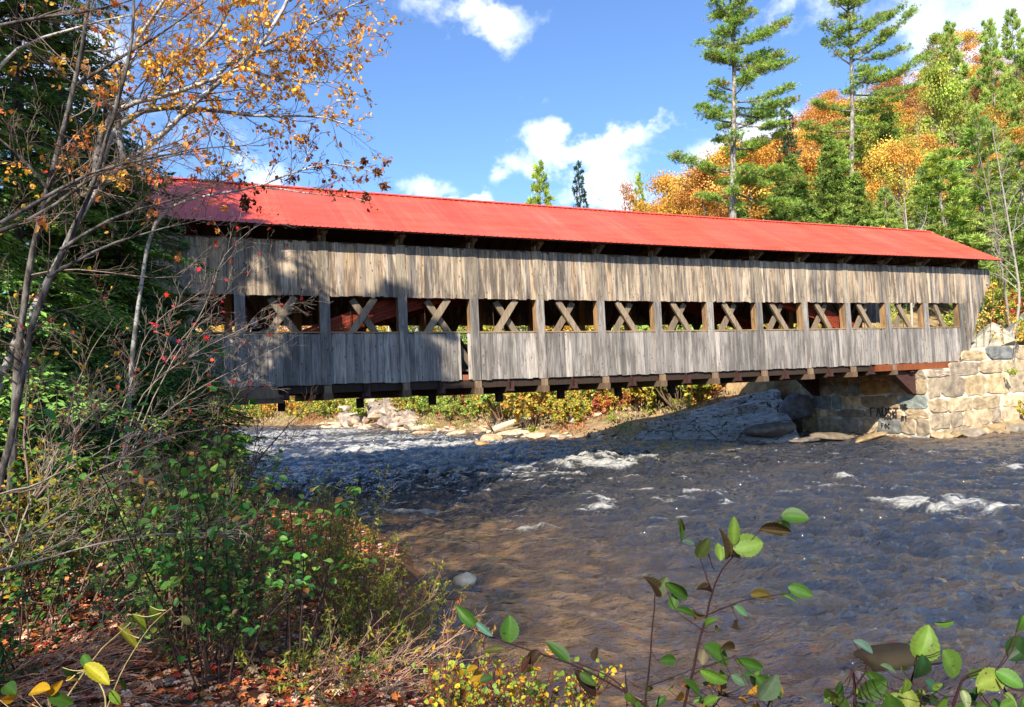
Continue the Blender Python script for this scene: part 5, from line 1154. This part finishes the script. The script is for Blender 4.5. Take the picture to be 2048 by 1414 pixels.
# ------------------------------------------------------------------ leafy shrubs of the near bank
ALD = ['#3f7430', '#4c8434', '#5c9438', '#33602c', '#6f9c3c', '#8fae48', '#7c5c30']
def alder(base, h, rad, stems, n, size, label, cols=ALD, name='alder_shrub', kind='ovate', stemc='#4a3a30', wd=.95, mat='leaf', lean=(0, 0), cat='shrub', sh=None):
    base = np.asarray(base, float); a = MB(); tips = []
    for i in range(stems):
        an = rng.uniform(0, 6.28); r = rng.uniform(.1, 1) * rad; hh = h * rng.uniform(.65, 1.05)
        st = wander(base + np.array([math.cos(an) * r * .3, math.sin(an) * r * .3, -.1]), (math.cos(an) * r / h + lean[0], math.sin(an) * r / h + lean[1], 1), hh, 9, .07)
        grow(a, st, .009, .003, [(7, h * .24, .75), (2, h * .10, .6)], np.array(lin(stemc)), tips, 5, .35, (0, 0, .1), .1)
    tp = np.concatenate([t[1:] for t in tips]); q = tp[rng.integers(len(tp), size=n)]; b = MB()
    leaves(b, q, unit(rdir(n, .5) + np.array([0, -.15, -.25])), unit(rdir(n) * .6 + np.array([0, -.25, 1.0])), size * rng.uniform(.55, 1.25, n), pal(n, cols), kind, wd)
    return plant(name, base, [('stems', a, M['twig'], True), ('foliage', b, M[mat], False)], label, cat)
alder((-2.25, 5.4, gz(-2.25, 5.4)), 2.0, .75, 9, 330, .075, 'tall green leafed alder at the middle of the left bank, in front of the rapids')
alder((-1.75, 5.7, gz(-1.75, 5.7)), 1.75, .7, 8, 300, .07, 'green leafed alder leaning right over the rapids beside the tall alder', lean=(.12, .1))
alder((-2.9, 6.2, gz(-2.9, 6.2)), 1.9, .8, 8, 300, .07, 'green leafed alder left of the tall alder below the siding')
alder((-2.1, 5.0, gz(-2.1, 5.0)), 1.1, .6, 6, 120, .06, 'lower dark green alder in front of the tall alder', cols=ALD[:4] + ['#6a5030'])
for i, (x, y, h, n, lab) in enumerate([(-3.6, 5.4, .9, 230, 'leafy dark green bush left of the alders in the undergrowth'), (-4.3, 6.0, 1.4, 480, 'leafy green bush with yellow tints deeper in the left undergrowth'), (-3.4, 4.6, .55, 110, 'low leafy green bush above the leaf litter at left'), (-4.6, 4.9, 1.1, 420, 'dense green bush at the left picture edge'), (-5.2, 7.4, 1.7, 520, 'green bush before the left abutment with golden leaves'), (-3.8, 7.6, 1.5, 460, 'green bush in the shade below the bare shrub'), (-3.0, 7.6, 1.1, 260, 'green bush behind the tall alder near the water')]):
    alder((x, y, gz(x, y)), h, .95, 11, n * 2, .052, lab, cols=[['#3c6a30', '#4f7c34', '#2f5228', '#6f8a38'], ['#4f7c34', '#8f9038', '#b8982c', '#3c6a30'], ['#35622c', '#55842f', '#7c7a30']][i % 3], name='shrub', stemc='#5a4638')
for i, (x, y, h, n, lab) in enumerate([(-5.4, 6.6, 1.3, 700, 'golden leafed bush at the left edge in front of the abutment'), (-6.2, 8.6, 1.9, 800, 'yellow leafed bush in the shade at the far left')]):
    alder((x, y, gz(x, y)), h, .9, 9, n, .05, lab, cols=['#c89c28', '#b8862c', '#9c7a2c', '#d8b03c'], name='shrub')
UG = []
for k_ in range(4):
    x, y = [(-3.2, 6.9), (-4.9, 8.2), (-3.9, 9.6), (-5.8, 10.4)][k_]
    UG.append(alder((x, y, gz(x, y)), 1.2, .95, 18, 1050, .055, 'low leafy shrub in the tangled undergrowth of the left bank', cols=[['#5c8440', '#6f9044', '#4f703c', '#9a9a44'], ['#7f9444', '#a89c44', '#c0a440', '#7a6040'], ['#55803c', '#75944a', '#8c8a40', '#a07a4c'], ['#8a6a44', '#6c8040', '#b0804c', '#5c7a3c']][k_], name='undergrowth_shrub', stemc='#7a6656'))
    UG[-1]['group'] = 'undergrowth shrubs of the left bank'
ru = np.random.default_rng(4); m_u = 0
while m_u < 46:
    x, y = ru.uniform(-13, -1.6), ru.uniform(5.6, 19); dd_ = float(pdist(np.array([x]), np.array([y]), NEAR)[0])
    if above(np.array([x]), np.array([y]), NEAR)[0] or dd_ < .5 or x / y < -.80 or x / y > -.40: continue
    c_ = copy_tree(UG[m_u % 4]); c_.location = (x, y, gz(x, y)); c_.rotation_euler = (0, 0, ru.uniform(0, 6.28)); s_ = ru.uniform(.6, 1.15) * (1.0 if y < 9 else 1.25); c_.scale = (s_ * 1.1, s_ * 1.1, s_); m_u += 1
WIL = ['#8c9430', '#a09c34', '#74862e', '#b8a438', '#657a30']
for x, y, h, lab, n in [(-1.75, 7.6, 1.65, 'yellow green willow like bush on the bank edge beside the rapids', 2600), (-1.35, 7.1, 1.15, 'lower yellow green bush at the right edge of the bank by the water', 2200), (-2.6, 8.8, 1.0, 'olive green fine leafed bush behind the alders at the water', 1300)]:
    alder((x, y, gz(x, y)), h, .75, 22, n, .045, lab, cols=WIL, name='willow_shrub', kind='lance', wd=1.5, stemc='#7a6a40')
# upright thin stems rising from the litter
for i, (px, py, tx, ty, dep, c) in enumerate([(318, 1335, 330, 1075, 3.6, '#7a6244'), (338, 1340, 345, 1090, 3.55, '#6a5238'), (305, 1322, 312, 1040, 3.7, '#8a7048'), (372, 1300, 370, 960, 4.0, '#7a6244'), (470, 1230, 560, 900, 4.8, '#6a4a38')]):
    g0 = G(px, py); top = P(tx, ty, g0[1] * 1.02); a = MB(); tips = []; st = resample([g0, (g0 + top) / 2 + np.array([.02, 0, 0]), top], 9)
    grow(a, st, .008, .004, [(5, .22, .7)], np.array(lin(c)), tips, 5, .6); b = MB(); tp = np.concatenate(tips); n = 12; q = tp[rng.integers(len(tp), size=n)]
    leaves(b, q, unit(rdir(n) + np.array([0, -.2, -.5])), unit(rdir(n) * .5 + np.array([0, -.3, 1])), .075 * rng.uniform(.7, 1.3, n), pal(n, ALD[1:6]), 'big', .95)
    plant('sapling', g0, [('stem', a, M['twig'], True), ('foliage', b, M['leafnear'], False)], ['thin upright stem in the leaf litter, middle of the close trio', 'thin upright stem in the leaf litter, right of the close trio', 'thin upright stem in the leaf litter, left of the close trio', 'tall thin stem just right of the close trio of stems', 'slender reddish stem leaning right from the litter'][i], 'sapling')
# dry arching grass like twigs and brown brush
def brush(base, n, L, lean, c, label, name='dry_brush', r=.0035, leafc=None, nl=0, spread=.5):
    base = np.asarray(base, float); a = MB(); tips = []
    for i in range(n):
        s = base + np.array([rng.normal(0, .18), rng.normal(0, .18), 0]); s[2] = gz(s[0], s[1]) - .02
        d = np.array(lean) + rng.normal(0, spread, 3) * np.array([1, 1, .5]); st = wander(s, d, L * rng.uniform(.5, 1.2), 9, .09, -.05)
        grow(a, st, r, .0012, [(4, L * .3, .45), (2, L * .12, .4)], np.array(lin(c)) * rng.uniform(.7, 1.25), tips, 4, .4, (0, 0, .0), .08)
    b = MB()
    if nl:
        tp = np.concatenate(tips); q = tp[rng.integers(len(tp), size=nl)]; leaves(b, q, unit(rdir(nl) + np.array([0, 0, -.4])), rdir(nl), .05 * rng.uniform(.6, 1.3, nl), pal(nl, leafc), 'lance', 1.4)
    return plant(name, base, [('stems', a, M['twig'], True), ('foliage', b, M['leaf'], False)], label, 'shrub')
brush(G(30, 1380), 34, .9, (.9, .25, .35), '#c89070', 'tan dry twigs sweeping right from the lower left corner')
brush(G(110, 1330), 20, .9, (1, .3, .45), '#b0917a', 'dry arching twigs above the lower left leaf litter')
brush(G(300, 1260), 22, .8, (.9, .2, .35), '#b89a7c', 'straw coloured dry stems lying over the litter at left of centre')
brush(G(430, 1300), 16, .7, (.6, .1, .6), '#a8886c', 'straw coloured upright dry stems beside the thin saplings')
brush(G(200, 1180), 24, 1.0, (.7, .2, .6), '#8c7460', 'brown dry brush at the left behind the litter')
brush(G(640, 1390), 24, .7, (.4, .2, .5), '#a08068', 'tangled dry brush at the bottom middle on the bank edge', leafc=WIL + ['#a0542c'], nl=260)
brush(G(740, 1370), 30, .85, (.75, .25, .55), '#c09a80', 'pinkish tan dry brush arching right over the water', leafc=['#c8a23c', '#a06a3c', '#8c9430'], nl=200)
brush(G(700, 1250), 24, .9, (.5, .2, .8), '#8f7460', 'brown dry brush on the bank edge below the willow bush', leafc=['#a0642c', '#8c7a38', '#7c8a34'], nl=500)
brush(G(600, 1190), 20, .8, (.3, .2, .8), '#7a6250', 'brown stalks standing in the shade between litter and alders', leafc=['#8a5a2c', '#5c7430'], nl=400)
brush(G(640, 1340), 16, .55, (.1, .0, .8), '#8a8040', 'green lance leafed weeds at the bottom of the bank', leafc=['#6f8a30', '#8c9a34', '#4f7030'], nl=420)
brush(G(600, 1400), 12, .5, (.1, .0, .8), '#7a7440', 'yellow green weeds at the bottom edge left of the water', leafc=['#8c9a34', '#a8a03c', '#5c7c30'], nl=330)
brush(G(880, 1414) if False else np.array([-.75, 6.6, gz(-.75, 6.6)]), 26, .95, (.25, -.1, .9), '#a8805c', 'rusty dry brush hanging at the water below the bank', leafc=['#c8823c', '#a8602c', '#c8a23c'], nl=420)

# fallen branch, small stone, blue scrap on the litter
q0, q1 = G(370, 1395), G(520, 1330); a = MB(); a.tube(resample([q0 + [0, 0, .03], (q0 + q1) / 2 + [0, 0, .05], q1 + [0, 0, .03]], 10), np.linspace(.028, .012, 10), 7, np.array(lin('#5a4638'))); tag(a.build('fallen_branch', M['twig'], None, True, loc=q0), 'dark fallen branch lying across the red leaf litter at the bottom', 'branch')
rock(G(340, 1378) + [0, 0, .02], (.07, .05, .04), '#8a7c6c', 'small grey brown stone among the fallen leaves', name='pebble', cat='stone')
a = MB(); q = np.array(G(797, 1384)); q = q if q[1] < 8 else np.array([-.75, 4.6, gz(-.75, 4.6)]); n = 10; leaves(a, q + rng.normal(0, .012, (n, 3)) + [0, 0, .04], rdir(n), rdir(n), .06, np.array(lin('#5aa8c0')), 'maple'); tag(a.build('plastic_scrap', M['cloth'], loc=q), 'small crumpled pale blue scrap caught in the dry brush', 'litter')

# ------------------------------------------------------------------ leaf litter
n = 60000; X = rng.uniform(-10, 1.5, n); Y = rng.uniform(1.2, 13, n); dn = pdist(X, Y, NEAR); keep = (~above(X, Y, NEAR)) & (dn > .35) & (rng.random(n) < np.where(Y < 8, 1, .5)) & (np.abs(X) < .8 * Y + .6)
X, Y = X[keep], Y[keep]; n = len(X); Z = ground(X, Y) + rng.uniform(.005, .05, n); b = MB()
LT = ['#d8b898', '#e0a070', '#b8602f', '#c87a40', '#9c4a2c', '#cfa384', '#8f6448', '#d8864a', '#a83c30', '#7a5240', '#d0b090', '#966048', '#b08a6c']
leaves(b, np.stack([X, Y, Z], 1), unit(rdir(n, .2)), unit(rdir(n) * .45 + np.array([0, 0, 1])), rng.uniform(.045, .10, n), pal(n, LT, jit=.22), 'maple', 1.0)
tag(b.build('fallen_leaves', M['litter']), 'red and orange carpet of fallen maple leaves on the near bank', 'leaf litter', kind='stuff')

# ------------------------------------------------------------------ close foreground plants
def near_plant(base, stems, lvs, label, stemc='#2e1c1c', name='alder_sapling', r=.006, cols=ALD, extra=None, cat='sapling'):
    """stems: (px path, depth0, depth1); lvs: (base px, base py, tip px, tip py, depth, width factor, colour)"""
    a = MB(); b = MB(); base = np.asarray(base, float); SP = []
    for pts, d0, d1, r0, r1 in stems:
        q = LP(pts, d0, d1); m_ = resample(q, 14); m_ += np.cumsum(rng.normal(0, .0012, m_.shape), 0); SP.append(resample(q, 40)); a.tube(m_, np.linspace(r0, r1, 14), 6, np.array(lin(stemc)))
    for bx, by, tx, ty, dp, wd, c in lvs:
        p0 = P(bx, by, dp); p1 = P(bx + (tx - bx) * .9, by + (ty - by) * .9, dp + rng.uniform(-.04, .04)); L = np.linalg.norm(p1 - p0)
        if SP:
            sp_ = np.concatenate(SP); k_ = np.linalg.norm(sp_ - p0, axis=1).argmin(); q_ = sp_[k_]
            if .004 < np.linalg.norm(q_ - p0) < .35:
                md = (q_ + p0) / 2 + np.array([0, 0, -.12 * np.linalg.norm(q_ - p0)]); a.tube(resample([q_, md, p0], 7), np.linspace(.0016, .0009, 7), 4, np.array(lin(stemc)) * 1.6)
        nrm = unit(np.array([rng.normal(0, .5), -1 + rng.normal(0, .3), .7 + rng.normal(0, .6)]))
        leaves(b, p0[None], unit(p1 - p0), nrm, L, np.array(lin(c)) * .50 * rng.uniform(.75, 1.2), ('big3' if c == gb else ['big', 'big2', 'big'][int(rng.integers(3))]), wd * 1.05)
    if extra is not None: extra(a, b)
    return plant(name, base, [('stem', a, M['twig'], True), ('foliage', b, M['leafnear'], False)], label, cat)
g1, g2, g3, gb, gd = '#4f7c2c', '#6a9436', '#8ab045', '#5f5034', '#355a2a'
D = 2.3
bs = (.80, 2.35, gz(.80, 2.35))
near_plant(bs, [([(1340, 1560), (1368, 1414), (1395, 1290), (1415, 1220), (1430, 1140), (1455, 1115), (1466, 1112)], D, D, .0055, .0022), ([(1430, 1140), (1415, 1090), (1397, 1080)], D, D, .002, .001), ([(1425, 1185), (1400, 1130), (1392, 1090), (1362, 1082)], D, D, .0022, .001), ([(1412, 1230), (1470, 1205), (1505, 1197), (1560, 1190), (1580, 1185)], D, D, .0025, .001),
    ([(1408, 1262), (1380, 1240), (1350, 1218)], D, D, .002, .001), ([(1384, 1350), (1430, 1330), (1470, 1310)], D, D, .0025, .001), ([(1295, 1560), (1290, 1414), (1305, 1290), (1312, 1190)], D + .1, D + .1, .0042, .002), ([(1298, 1372), (1370, 1345), (1430, 1324)], D + .1, D, .0022, .001), ([(1455, 1115), (1500, 1080), (1525, 1060)], D, D, .002, .001)],
 [(1466, 1098, 1533, 1082, D, 1.05, g3), (1562, 1032, 1624, 1033, D, .95, g1), (1520, 1058, 1590, 1062, D, .5, gb), (1535, 1062, 1592, 1048, D, .6, g2), (1468, 1090, 1468, 1028, D, .55, g3), (1442, 1122, 1436, 1080, D, .7, g3), (1450, 1118, 1450, 1052, D, .35, gb), (1395, 1116, 1420, 1074, D, .75, '#5a6a34'), (1362, 1084, 1360, 1034, D, .3, g1), (1364, 1082, 1396, 1088, D, .45, '#7ca088'), (1455, 1112, 1490, 1108, D, .8, gb),
  (1575, 1174, 1632, 1192, D, .75, g1), (1500, 1190, 1556, 1188, D, .6, '#8a7a34'), (1560, 1188, 1600, 1202, D, .4, g1), (1312, 1192, 1300, 1150, D + .1, .9, gb), (1312, 1192, 1336, 1150, D + .1, .9, '#5a6a3c'), (1330, 1165, 1396, 1208, D, .45, g1), (1348, 1220, 1346, 1182, D, .85, g1), (1352, 1218, 1408, 1232, D, .45, g1), (1412, 1230, 1378, 1222, D, .5, gb), (1466, 1210, 1500, 1234, D, .5, '#6a9a6c'), (1410, 1250, 1426, 1236, D, .8, g2),
  (1408, 1292, 1470, 1330, D, .7, g1), (1405, 1330, 1408, 1292, D, .8, '#8a8060'), (1400, 1340, 1462, 1372, D, .55, g2), (1430, 1262, 1448, 1250, D, .8, '#5c5a30'), (1320, 1322, 1360, 1318, D, .6, g1), (1400, 1392, 1370, 1355, D, .6, g1), (1440, 1300, 1478, 1290, D, .5, gb), (1392, 1180, 1430, 1176, D, .3, gb), (1462, 1350, 1500, 1372, D, .7, '#7ca07c'), (1366, 1060, 1362, 1040, D, .5, gb), (1476, 1240, 1472, 1262, D, .4, gb), (1470, 1320, 1540, 1340, D, .4, g1), (1520, 1400, 1560, 1350, D - .1, 1.1, '#6f8a6a'), (1512, 1352, 1570, 1400, D, .8, g1)],
 'dark stemmed alder sapling with few tattered green leaves rising from the bottom centre', r=.005)
near_plant((-.35, 2.6, gz(-.35, 2.6)), [([(1400, 1500), (1300, 1414), (1180, 1345), (1120, 1322), (1050, 1300), (985, 1275), (935, 1258)], 2.4, 3.2, .005, .0018), ([(1320, 1500), (1280, 1414), (1230, 1360), (1180, 1335), (1150, 1325)], 2.5, 3.0, .004, .0018), ([(985, 1275), (1010, 1265)], 3.1, 3.1, .0015, .001)],
 [(950, 1252, 912, 1212, 3.1, .7, g1), (952, 1244, 988, 1276, 3.1, .45, '#6a9a84'), (1018, 1286, 1020, 1226, 3.1, 1.0, g1), (1140, 1326, 1090, 1276, 3.0, .6, g1), (1190, 1322, 1190, 1290, 3.0, 1.1, '#4a3c2c'), (1010, 1298, 960, 1300, 3.0, .5, '#6a6a30'), (1060, 1310, 1038, 1350, 2.9, .7, '#5a3a28'), (1078, 1300, 1050, 1330, 2.9, .8, '#4a3a2a'), (1150, 1340, 1200, 1400, 2.8, .5, '#3a2a24'), (1160, 1345, 1190, 1372, 2.8, .7, '#4f6a30'), (1060, 1330, 1050, 1364, 2.9, .8, '#8a9a38')],
 'long arching branch of an alder reaching left across the water at the bottom')
rr_ = np.random.default_rng(77)
def rleaf(x0, x1, y0, y1, n, d0, d1, L0, L1, cols, down=.3):
    out = []
    for _ in range(n):
        x, y = rr_.uniform(x0, x1), rr_.uniform(y0, y1); L = rr_.uniform(L0, L1); a = rr_.uniform(0, 6.28)
        out.append((x, y, x + L * math.cos(a), y + L * math.sin(a) * .8, rr_.uniform(d0, d1), rr_.uniform(.5, 1.1), cols[rr_.integers(len(cols))]))
    return out
near_plant((1.05, 1.9, gz(1.05, 1.9)), [([(1700, 1520), (1710, 1380), (1706, 1340)], 1.9, 1.9, .005, .003), ([(1900, 1520), (1905, 1414), (1925, 1360), (1960, 1345)], 1.8, 1.8, .005, .002), ([(1810, 1500), (1822, 1350), (1832, 1312)], 1.9, 1.9, .004, .002), ([(1703, 1388), (1725, 1340), (1733, 1318)], 1.9, 1.9, .003, .0015), ([(2010, 1500), (2015, 1400), (2010, 1372), (1985, 1350)], 1.8, 1.8, .004, .002), ([(1560, 1520), (1640, 1440), (1705, 1388)], 1.95, 1.9, .004, .002), ([(1840, 1500), (1842, 1400), (1843, 1380)], 1.9, 1.9, .004, .002)],
 [(1834, 1318, 1870, 1258, 1.9, 1.15, g3), (1844, 1308, 1842, 1380, 1.85, .75, '#3f6c40'), (1885, 1300, 1925, 1362, 1.85, .95, '#7ca848'), (1868, 1245, 1918, 1252, 1.95, .35, g2), (1706, 1282, 1756, 1306, 1.9, .5, '#7ca08c'), (2005, 1350, 1952, 1372, 1.8, .9, '#a3b84c'), (1990, 1342, 2055, 1375, 1.8, .9, '#74b040'), (1718, 1392, 1780, 1362, 1.9, .9, g1), (1660, 1400, 1728, 1420, 1.85, 1.3, '#5c7a2c'), (1728, 1344, 1790, 1380, 1.9, .4, g1), (1815, 1425, 1818, 1370, 1.85, 1.1, '#a0b04c'), (1850, 1360, 1880, 1385, 1.9, 1.2, '#3f6c50'), (2046, 1230, 2040, 1270, 1.8, .8, g1), (2040, 1270, 2020, 1330, 1.8, .8, gd), (2050, 1300, 2015, 1320, 1.8, 1.0, gd), (1930, 1352, 1990, 1340, 1.82, .4, g2), (2035, 1414, 2010, 1385, 1.75, 1.2, '#a3c050'), (1925, 1380, 1940, 1420, 1.8, .8, '#a8b880'), (1760, 1330, 1800, 1345, 2.0, .4, '#84a878'), (1800, 1330, 1822, 1360, 2.0, .5, g3), (1870, 1420, 1900, 1390, 1.8, .8, g2)]
 + rleaf(1640, 2060, 1372, 1440, 46, 1.7, 2.0, 24, 50, [g1, g2, g3, '#a3b84c', gd]),
 'light green broad leafed alder crowding the bottom right corner')
near_plant((.25, 2.7, gz(.25, 2.7)), [([(1240, 1500), (1255, 1400), (1250, 1340)], 2.6, 2.6, .003, .0015), ([(1400, 1500), (1420, 1420), (1440, 1390)], 2.5, 2.5, .003, .0015), ([(1500, 1560), (1530, 1440), (1545, 1380)], 2.4, 2.4, .004, .002)],
 rleaf(1240, 1560, 1350, 1440, 46, 2.3, 2.7, 16, 40, [g1, '#6f8a30', '#c8a22c', '#8a5a2c', g2, '#d8a030']), 'mixed green and yellow sprouts along the bottom edge right of centre')
def small_leafed(a, b):
    tips = []
    for i in range(26):
        px = rng.uniform(880, 1190); dp = rng.uniform(2.9, 3.7); p = P(px, 1520, dp); top = P(px + rng.uniform(-60, 60), rng.uniform(1290, 1400), dp + .1)
        st = resample([p, (p + top) / 2 + rng.normal(0, .03, 3), top], 9); grow(a, st, .003, .0012, [(8, .2, .75), (2, .07, .6)], np.array(lin('#6a3a30')), tips, 4, .25)
    tp = np.concatenate(tips); n = 950; q = tp[rng.integers(len(tp), size=n)]
    leaves(b, q, unit(rdir(n) + np.array([0, -.1, 0])), unit(rdir(n) * .6 + np.array([0, -.6, .8])), .020 * rng.uniform(.6, 1.6, n), pal(n, ['#c8a828', '#98a034', '#6c8a30', '#d8ac28', '#8a6a28', '#7f9c3c', '#b83a28'], [3, 4, 5, 2.5, 1.5, 4, .35]), 'ovate', 1.0)
near_plant((-.1, 3.2, gz(-.1, 3.2)), [], rleaf(900, 1180, 1320, 1400, 12, 2.9, 3.2, 18, 34, ['#d8a828', '#c89a24', '#4a6a2c']), 'low shrub with small yellow and green leaves at the bottom left of centre', extra=small_leafed, name='blueberry_shrub', cat='shrub')
near_plant((-1.75, 2.3, gz(-1.75, 2.3)), [([(60, 1520), (130, 1400), (200, 1300), (260, 1250)], 2.0, 2.5, .003, .0015), ([(200, 1500), (215, 1400), (180, 1340), (150, 1350)], 2.1, 2.2, .003, .0015), ([(160, 1560), (240, 1340), (300, 1240), (340, 1215)], 2.2, 3.0, .003, .0015)],
 [(170, 1328, 222, 1368, 2.2, .55, '#c8c02c'), (132, 1362, 165, 1352, 2.2, .9, '#e0b81c'), (95, 1392, 125, 1360, 2.1, .5, '#d8a81c'), (98, 1385, 150, 1414, 2.1, .8, '#4f7c2c'), (60, 1385, 100, 1372, 2.1, .8, '#e0b01c'), (0, 1400, 45, 1390, 2.05, .8, '#d8a020'), (222, 1380, 240, 1414, 2.2, .8, '#8ab03c'), (265, 1228, 300, 1262, 3, .6, '#a8bc38'), (300, 1212, 330, 1255, 3, .6, '#88a838'), (235, 1252, 282, 1300, 2.8, .35, '#b8b838'), (240, 1360, 258, 1385, 2.3, .5, '#4f7c2c'), (165, 1310, 185, 1340, 2.3, .6, g1), (360, 1232, 385, 1250, 3.2, .6, '#b8c070'), (125, 1335, 165, 1360, 2.3, .5, '#3f6a2c'), (10, 1370, 30, 1385, 2.1, .8, g1)],
 'yellow and green leafed sprout in the lower left corner above the litter', name='sprout', stemc='#a09060')

# ------------------------------------------------------------------ tree behind the camera whose crown shades the near bank
def shade_tree(x, y, h, nl, lab, cols=ORANGE, name='maple_tree', start=.3, size=.13, L=.33):
    base = np.array([x, y, gz(x, y)]); a = MB(); tips = []; tr = wander(base - [0, 0, .3], (0.02, 0.02, 1), h, 12, .03)
    grow(a, tr, .017 * h, .05, [(18, L * h, .9), (6, .12 * h, .8), (4, .05 * h, .7)], WHITE, tips, 8, start); tp = np.concatenate(tips); q = tp[rng.integers(len(tp), size=nl)] + rng.normal(0, .10, (nl, 3)); b = MB()
    leaves(b, q, rdir(nl), rdir(nl), size * rng.uniform(.6, 1.2, nl), pal(nl, cols), 'quad')
    return plant(name, base, [('trunk', a, M['bark'], True), ('crown', b, M['leaf'], False)], lab, 'tree')
shade_tree(-8.6, -9.0, 13, 9000, 'orange leafed maple on the near bank behind the viewpoint')
shade_tree(-10.0, 1.5, 17.5, 14000, 'half bare oak on the near bank beyond the left picture edge, beside the camera', ORANGE, 'oak_tree', .5, .16, .28)
shade_tree(-12.5, 8.5, 17, 42000, 'tall oak on the near bank beyond the left picture edge', ORANGE, 'oak_tree', .45, .16, .26)
shade_tree(-8.6, 5.2, 17.0, 65000, 'second tall oak on the near bank beyond the left picture edge, nearer the camera', ORANGE, 'oak_tree', .5, .18, .28)
shade_tree(-16.5, 12.5, 16.5, 26000, 'tall oak beside the left bridge approach beyond the picture edge', ORANGE, 'oak_tree', .4, .16, .26)

# ------------------------------------------------------------------ the person in the window
def person():
    z0 = E - 1.62; z0 += .05; x, y = loc2w(.50, .70); root_loc = (x, y, z0)
    J = {'pelvis': (0, 0, .93), 'waist': (0, 0, 1.10), 'chest': (0, .01, 1.30), 'neckb': (0, .01, 1.44), 'neck': (0, 0, 1.50), 'head': (0, -.02, 1.60), 'crown': (0, -.01, 1.69)}
    names = list(J); V = [J[n] for n in names]; R = [.15, .14, .165, .07, .055, .088, .07]; Eg = [(i, i + 1) for i in range(6)]
    def chain(start, pts, rs):
        i = start
        for p, r in zip(pts, rs): V.append(p); R.append(r); Eg.append((i, len(V) - 1)); i = len(V) - 1
        return i
    hands = []
    for s in (-1, 1):
        chain(0, [(s * .10, 0, .86), (s * .11, 0, .48), (s * .11, .02, .10), (s * .12, -.12, .04)], [.10, .065, .045, .04])
        h = chain(3, [(s * .17, .0, 1.42), (s * .24, -.10, 1.20), (s * .08, -.32, 1.38), (s * .045, -.36, 1.43)], [.065, .045, .033, .028])
        hands.append(h)
        for k in range(4): chain(h, [(s * .03, -.385, 1.42 + .022 * k), (s * (-.005), -.395, 1.425 + .022 * k)], [.009, .008])
        chain(h, [(s * .035, -.34, 1.48), (s * .015, -.345, 1.50)], [.010, .009])
    me = bpy.data.meshes.new('person'); me.from_pydata(V, Eg, []); me.update()
    o = bpy.data.objects.new('person', me); col.objects.link(o)
    sk = o.modifiers.new('skin', 'SKIN'); sb = o.modifiers.new('sub', 'SUBSURF'); sb.levels = 1; sb.render_levels = 2
    if not me.skin_vertices: bpy.context.view_layer.objects.active = o
    for i, sv in enumerate(me.skin_vertices[0].data if me.skin_vertices else []): sv.radius = (R[i], R[i] * (.75 if i < 3 else 1)); sv.use_root = (i == 0)
    m, t, out = newmat('clothes_and_skin'); sp = t.node('ShaderNodeSeparateXYZ'); t.link(objc(t), sp.inputs[0])
    up_ = t.math('GREATER_THAN', sp.outputs[2], 1.475); hn = t.math('MULTIPLY', t.math('LESS_THAN', sp.outputs[1], -.335), t.math('GREATER_THAN', sp.outputs[2], 1.3)); leg = t.math('LESS_THAN', sp.outputs[2], .95)
    c = t.mix(leg, (.012, .012, .016), (.03, .04, .07)); c = t.mix(t.math('MAXIMUM', up_, hn), c, (.45, .24, .16)); bsdf(t, out, c, .7, .2); me.materials.append(m)
    o.location = root_loc; o.rotation_euler = (0, 0, math.atan2(BD[1], BD[0]) * .3)
    tag(o, 'person in dark clothes at the leftmost clear window of the bridge holding up a phone', 'person')
    hb = MB(); V0, F0 = ROCKS[0]; vv = unit(V0) * np.array([.092, .10, .09]) + [0, .012, 1.655]; hb.add(vv, [F0], (.02, .014, .01)); h = hb.build('hair', M['cloth'], o, True)
    fb_ = MB(); fb_.tube([(0, -.10, 1.62), (0, -.122, 1.585), (0, -.105, 1.575)], [.008, .014, .01], 6, (.45, .24, .16))
    for s in (-1, 1): fb_.box(s * .032 - .012, s * .032 + .012, -.108, -.098, 1.612, 1.622, (.03, .02, .02)); fb_.tube([(s * .088, -.01, 1.58), (s * .095, 0, 1.61), (s * .09, .01, 1.64)], [.006, .012, .008], 5, (.45, .24, .16))
    fb_.box(-.022, .022, -.104, -.096, 1.548, 1.555, (.25, .08, .07)); fb_.build('face', M['cloth'], o, True)
    ph = MB(); R_ = Matrix.Rotation(o.rotation_euler.z, 3, 'Z'); c = R_ @ Vector((0, -.40, 1.47)); 
    ph.box(-.036, .036, -.004, .004, -.075, .075, (.25, .5, .6)); ph.box(-.03, -.01, -.007, -.004, .04, .065, (.01, .01, .01)); p_ = ph.build('phone', M['roofless'] if 'roofless' in M else M['cloth']); p_.location = Vector(root_loc) + c; p_.rotation_euler = o.rotation_euler
    tag(p_, 'pale blue cased phone held up by the person in the bridge window', 'phone')
person()
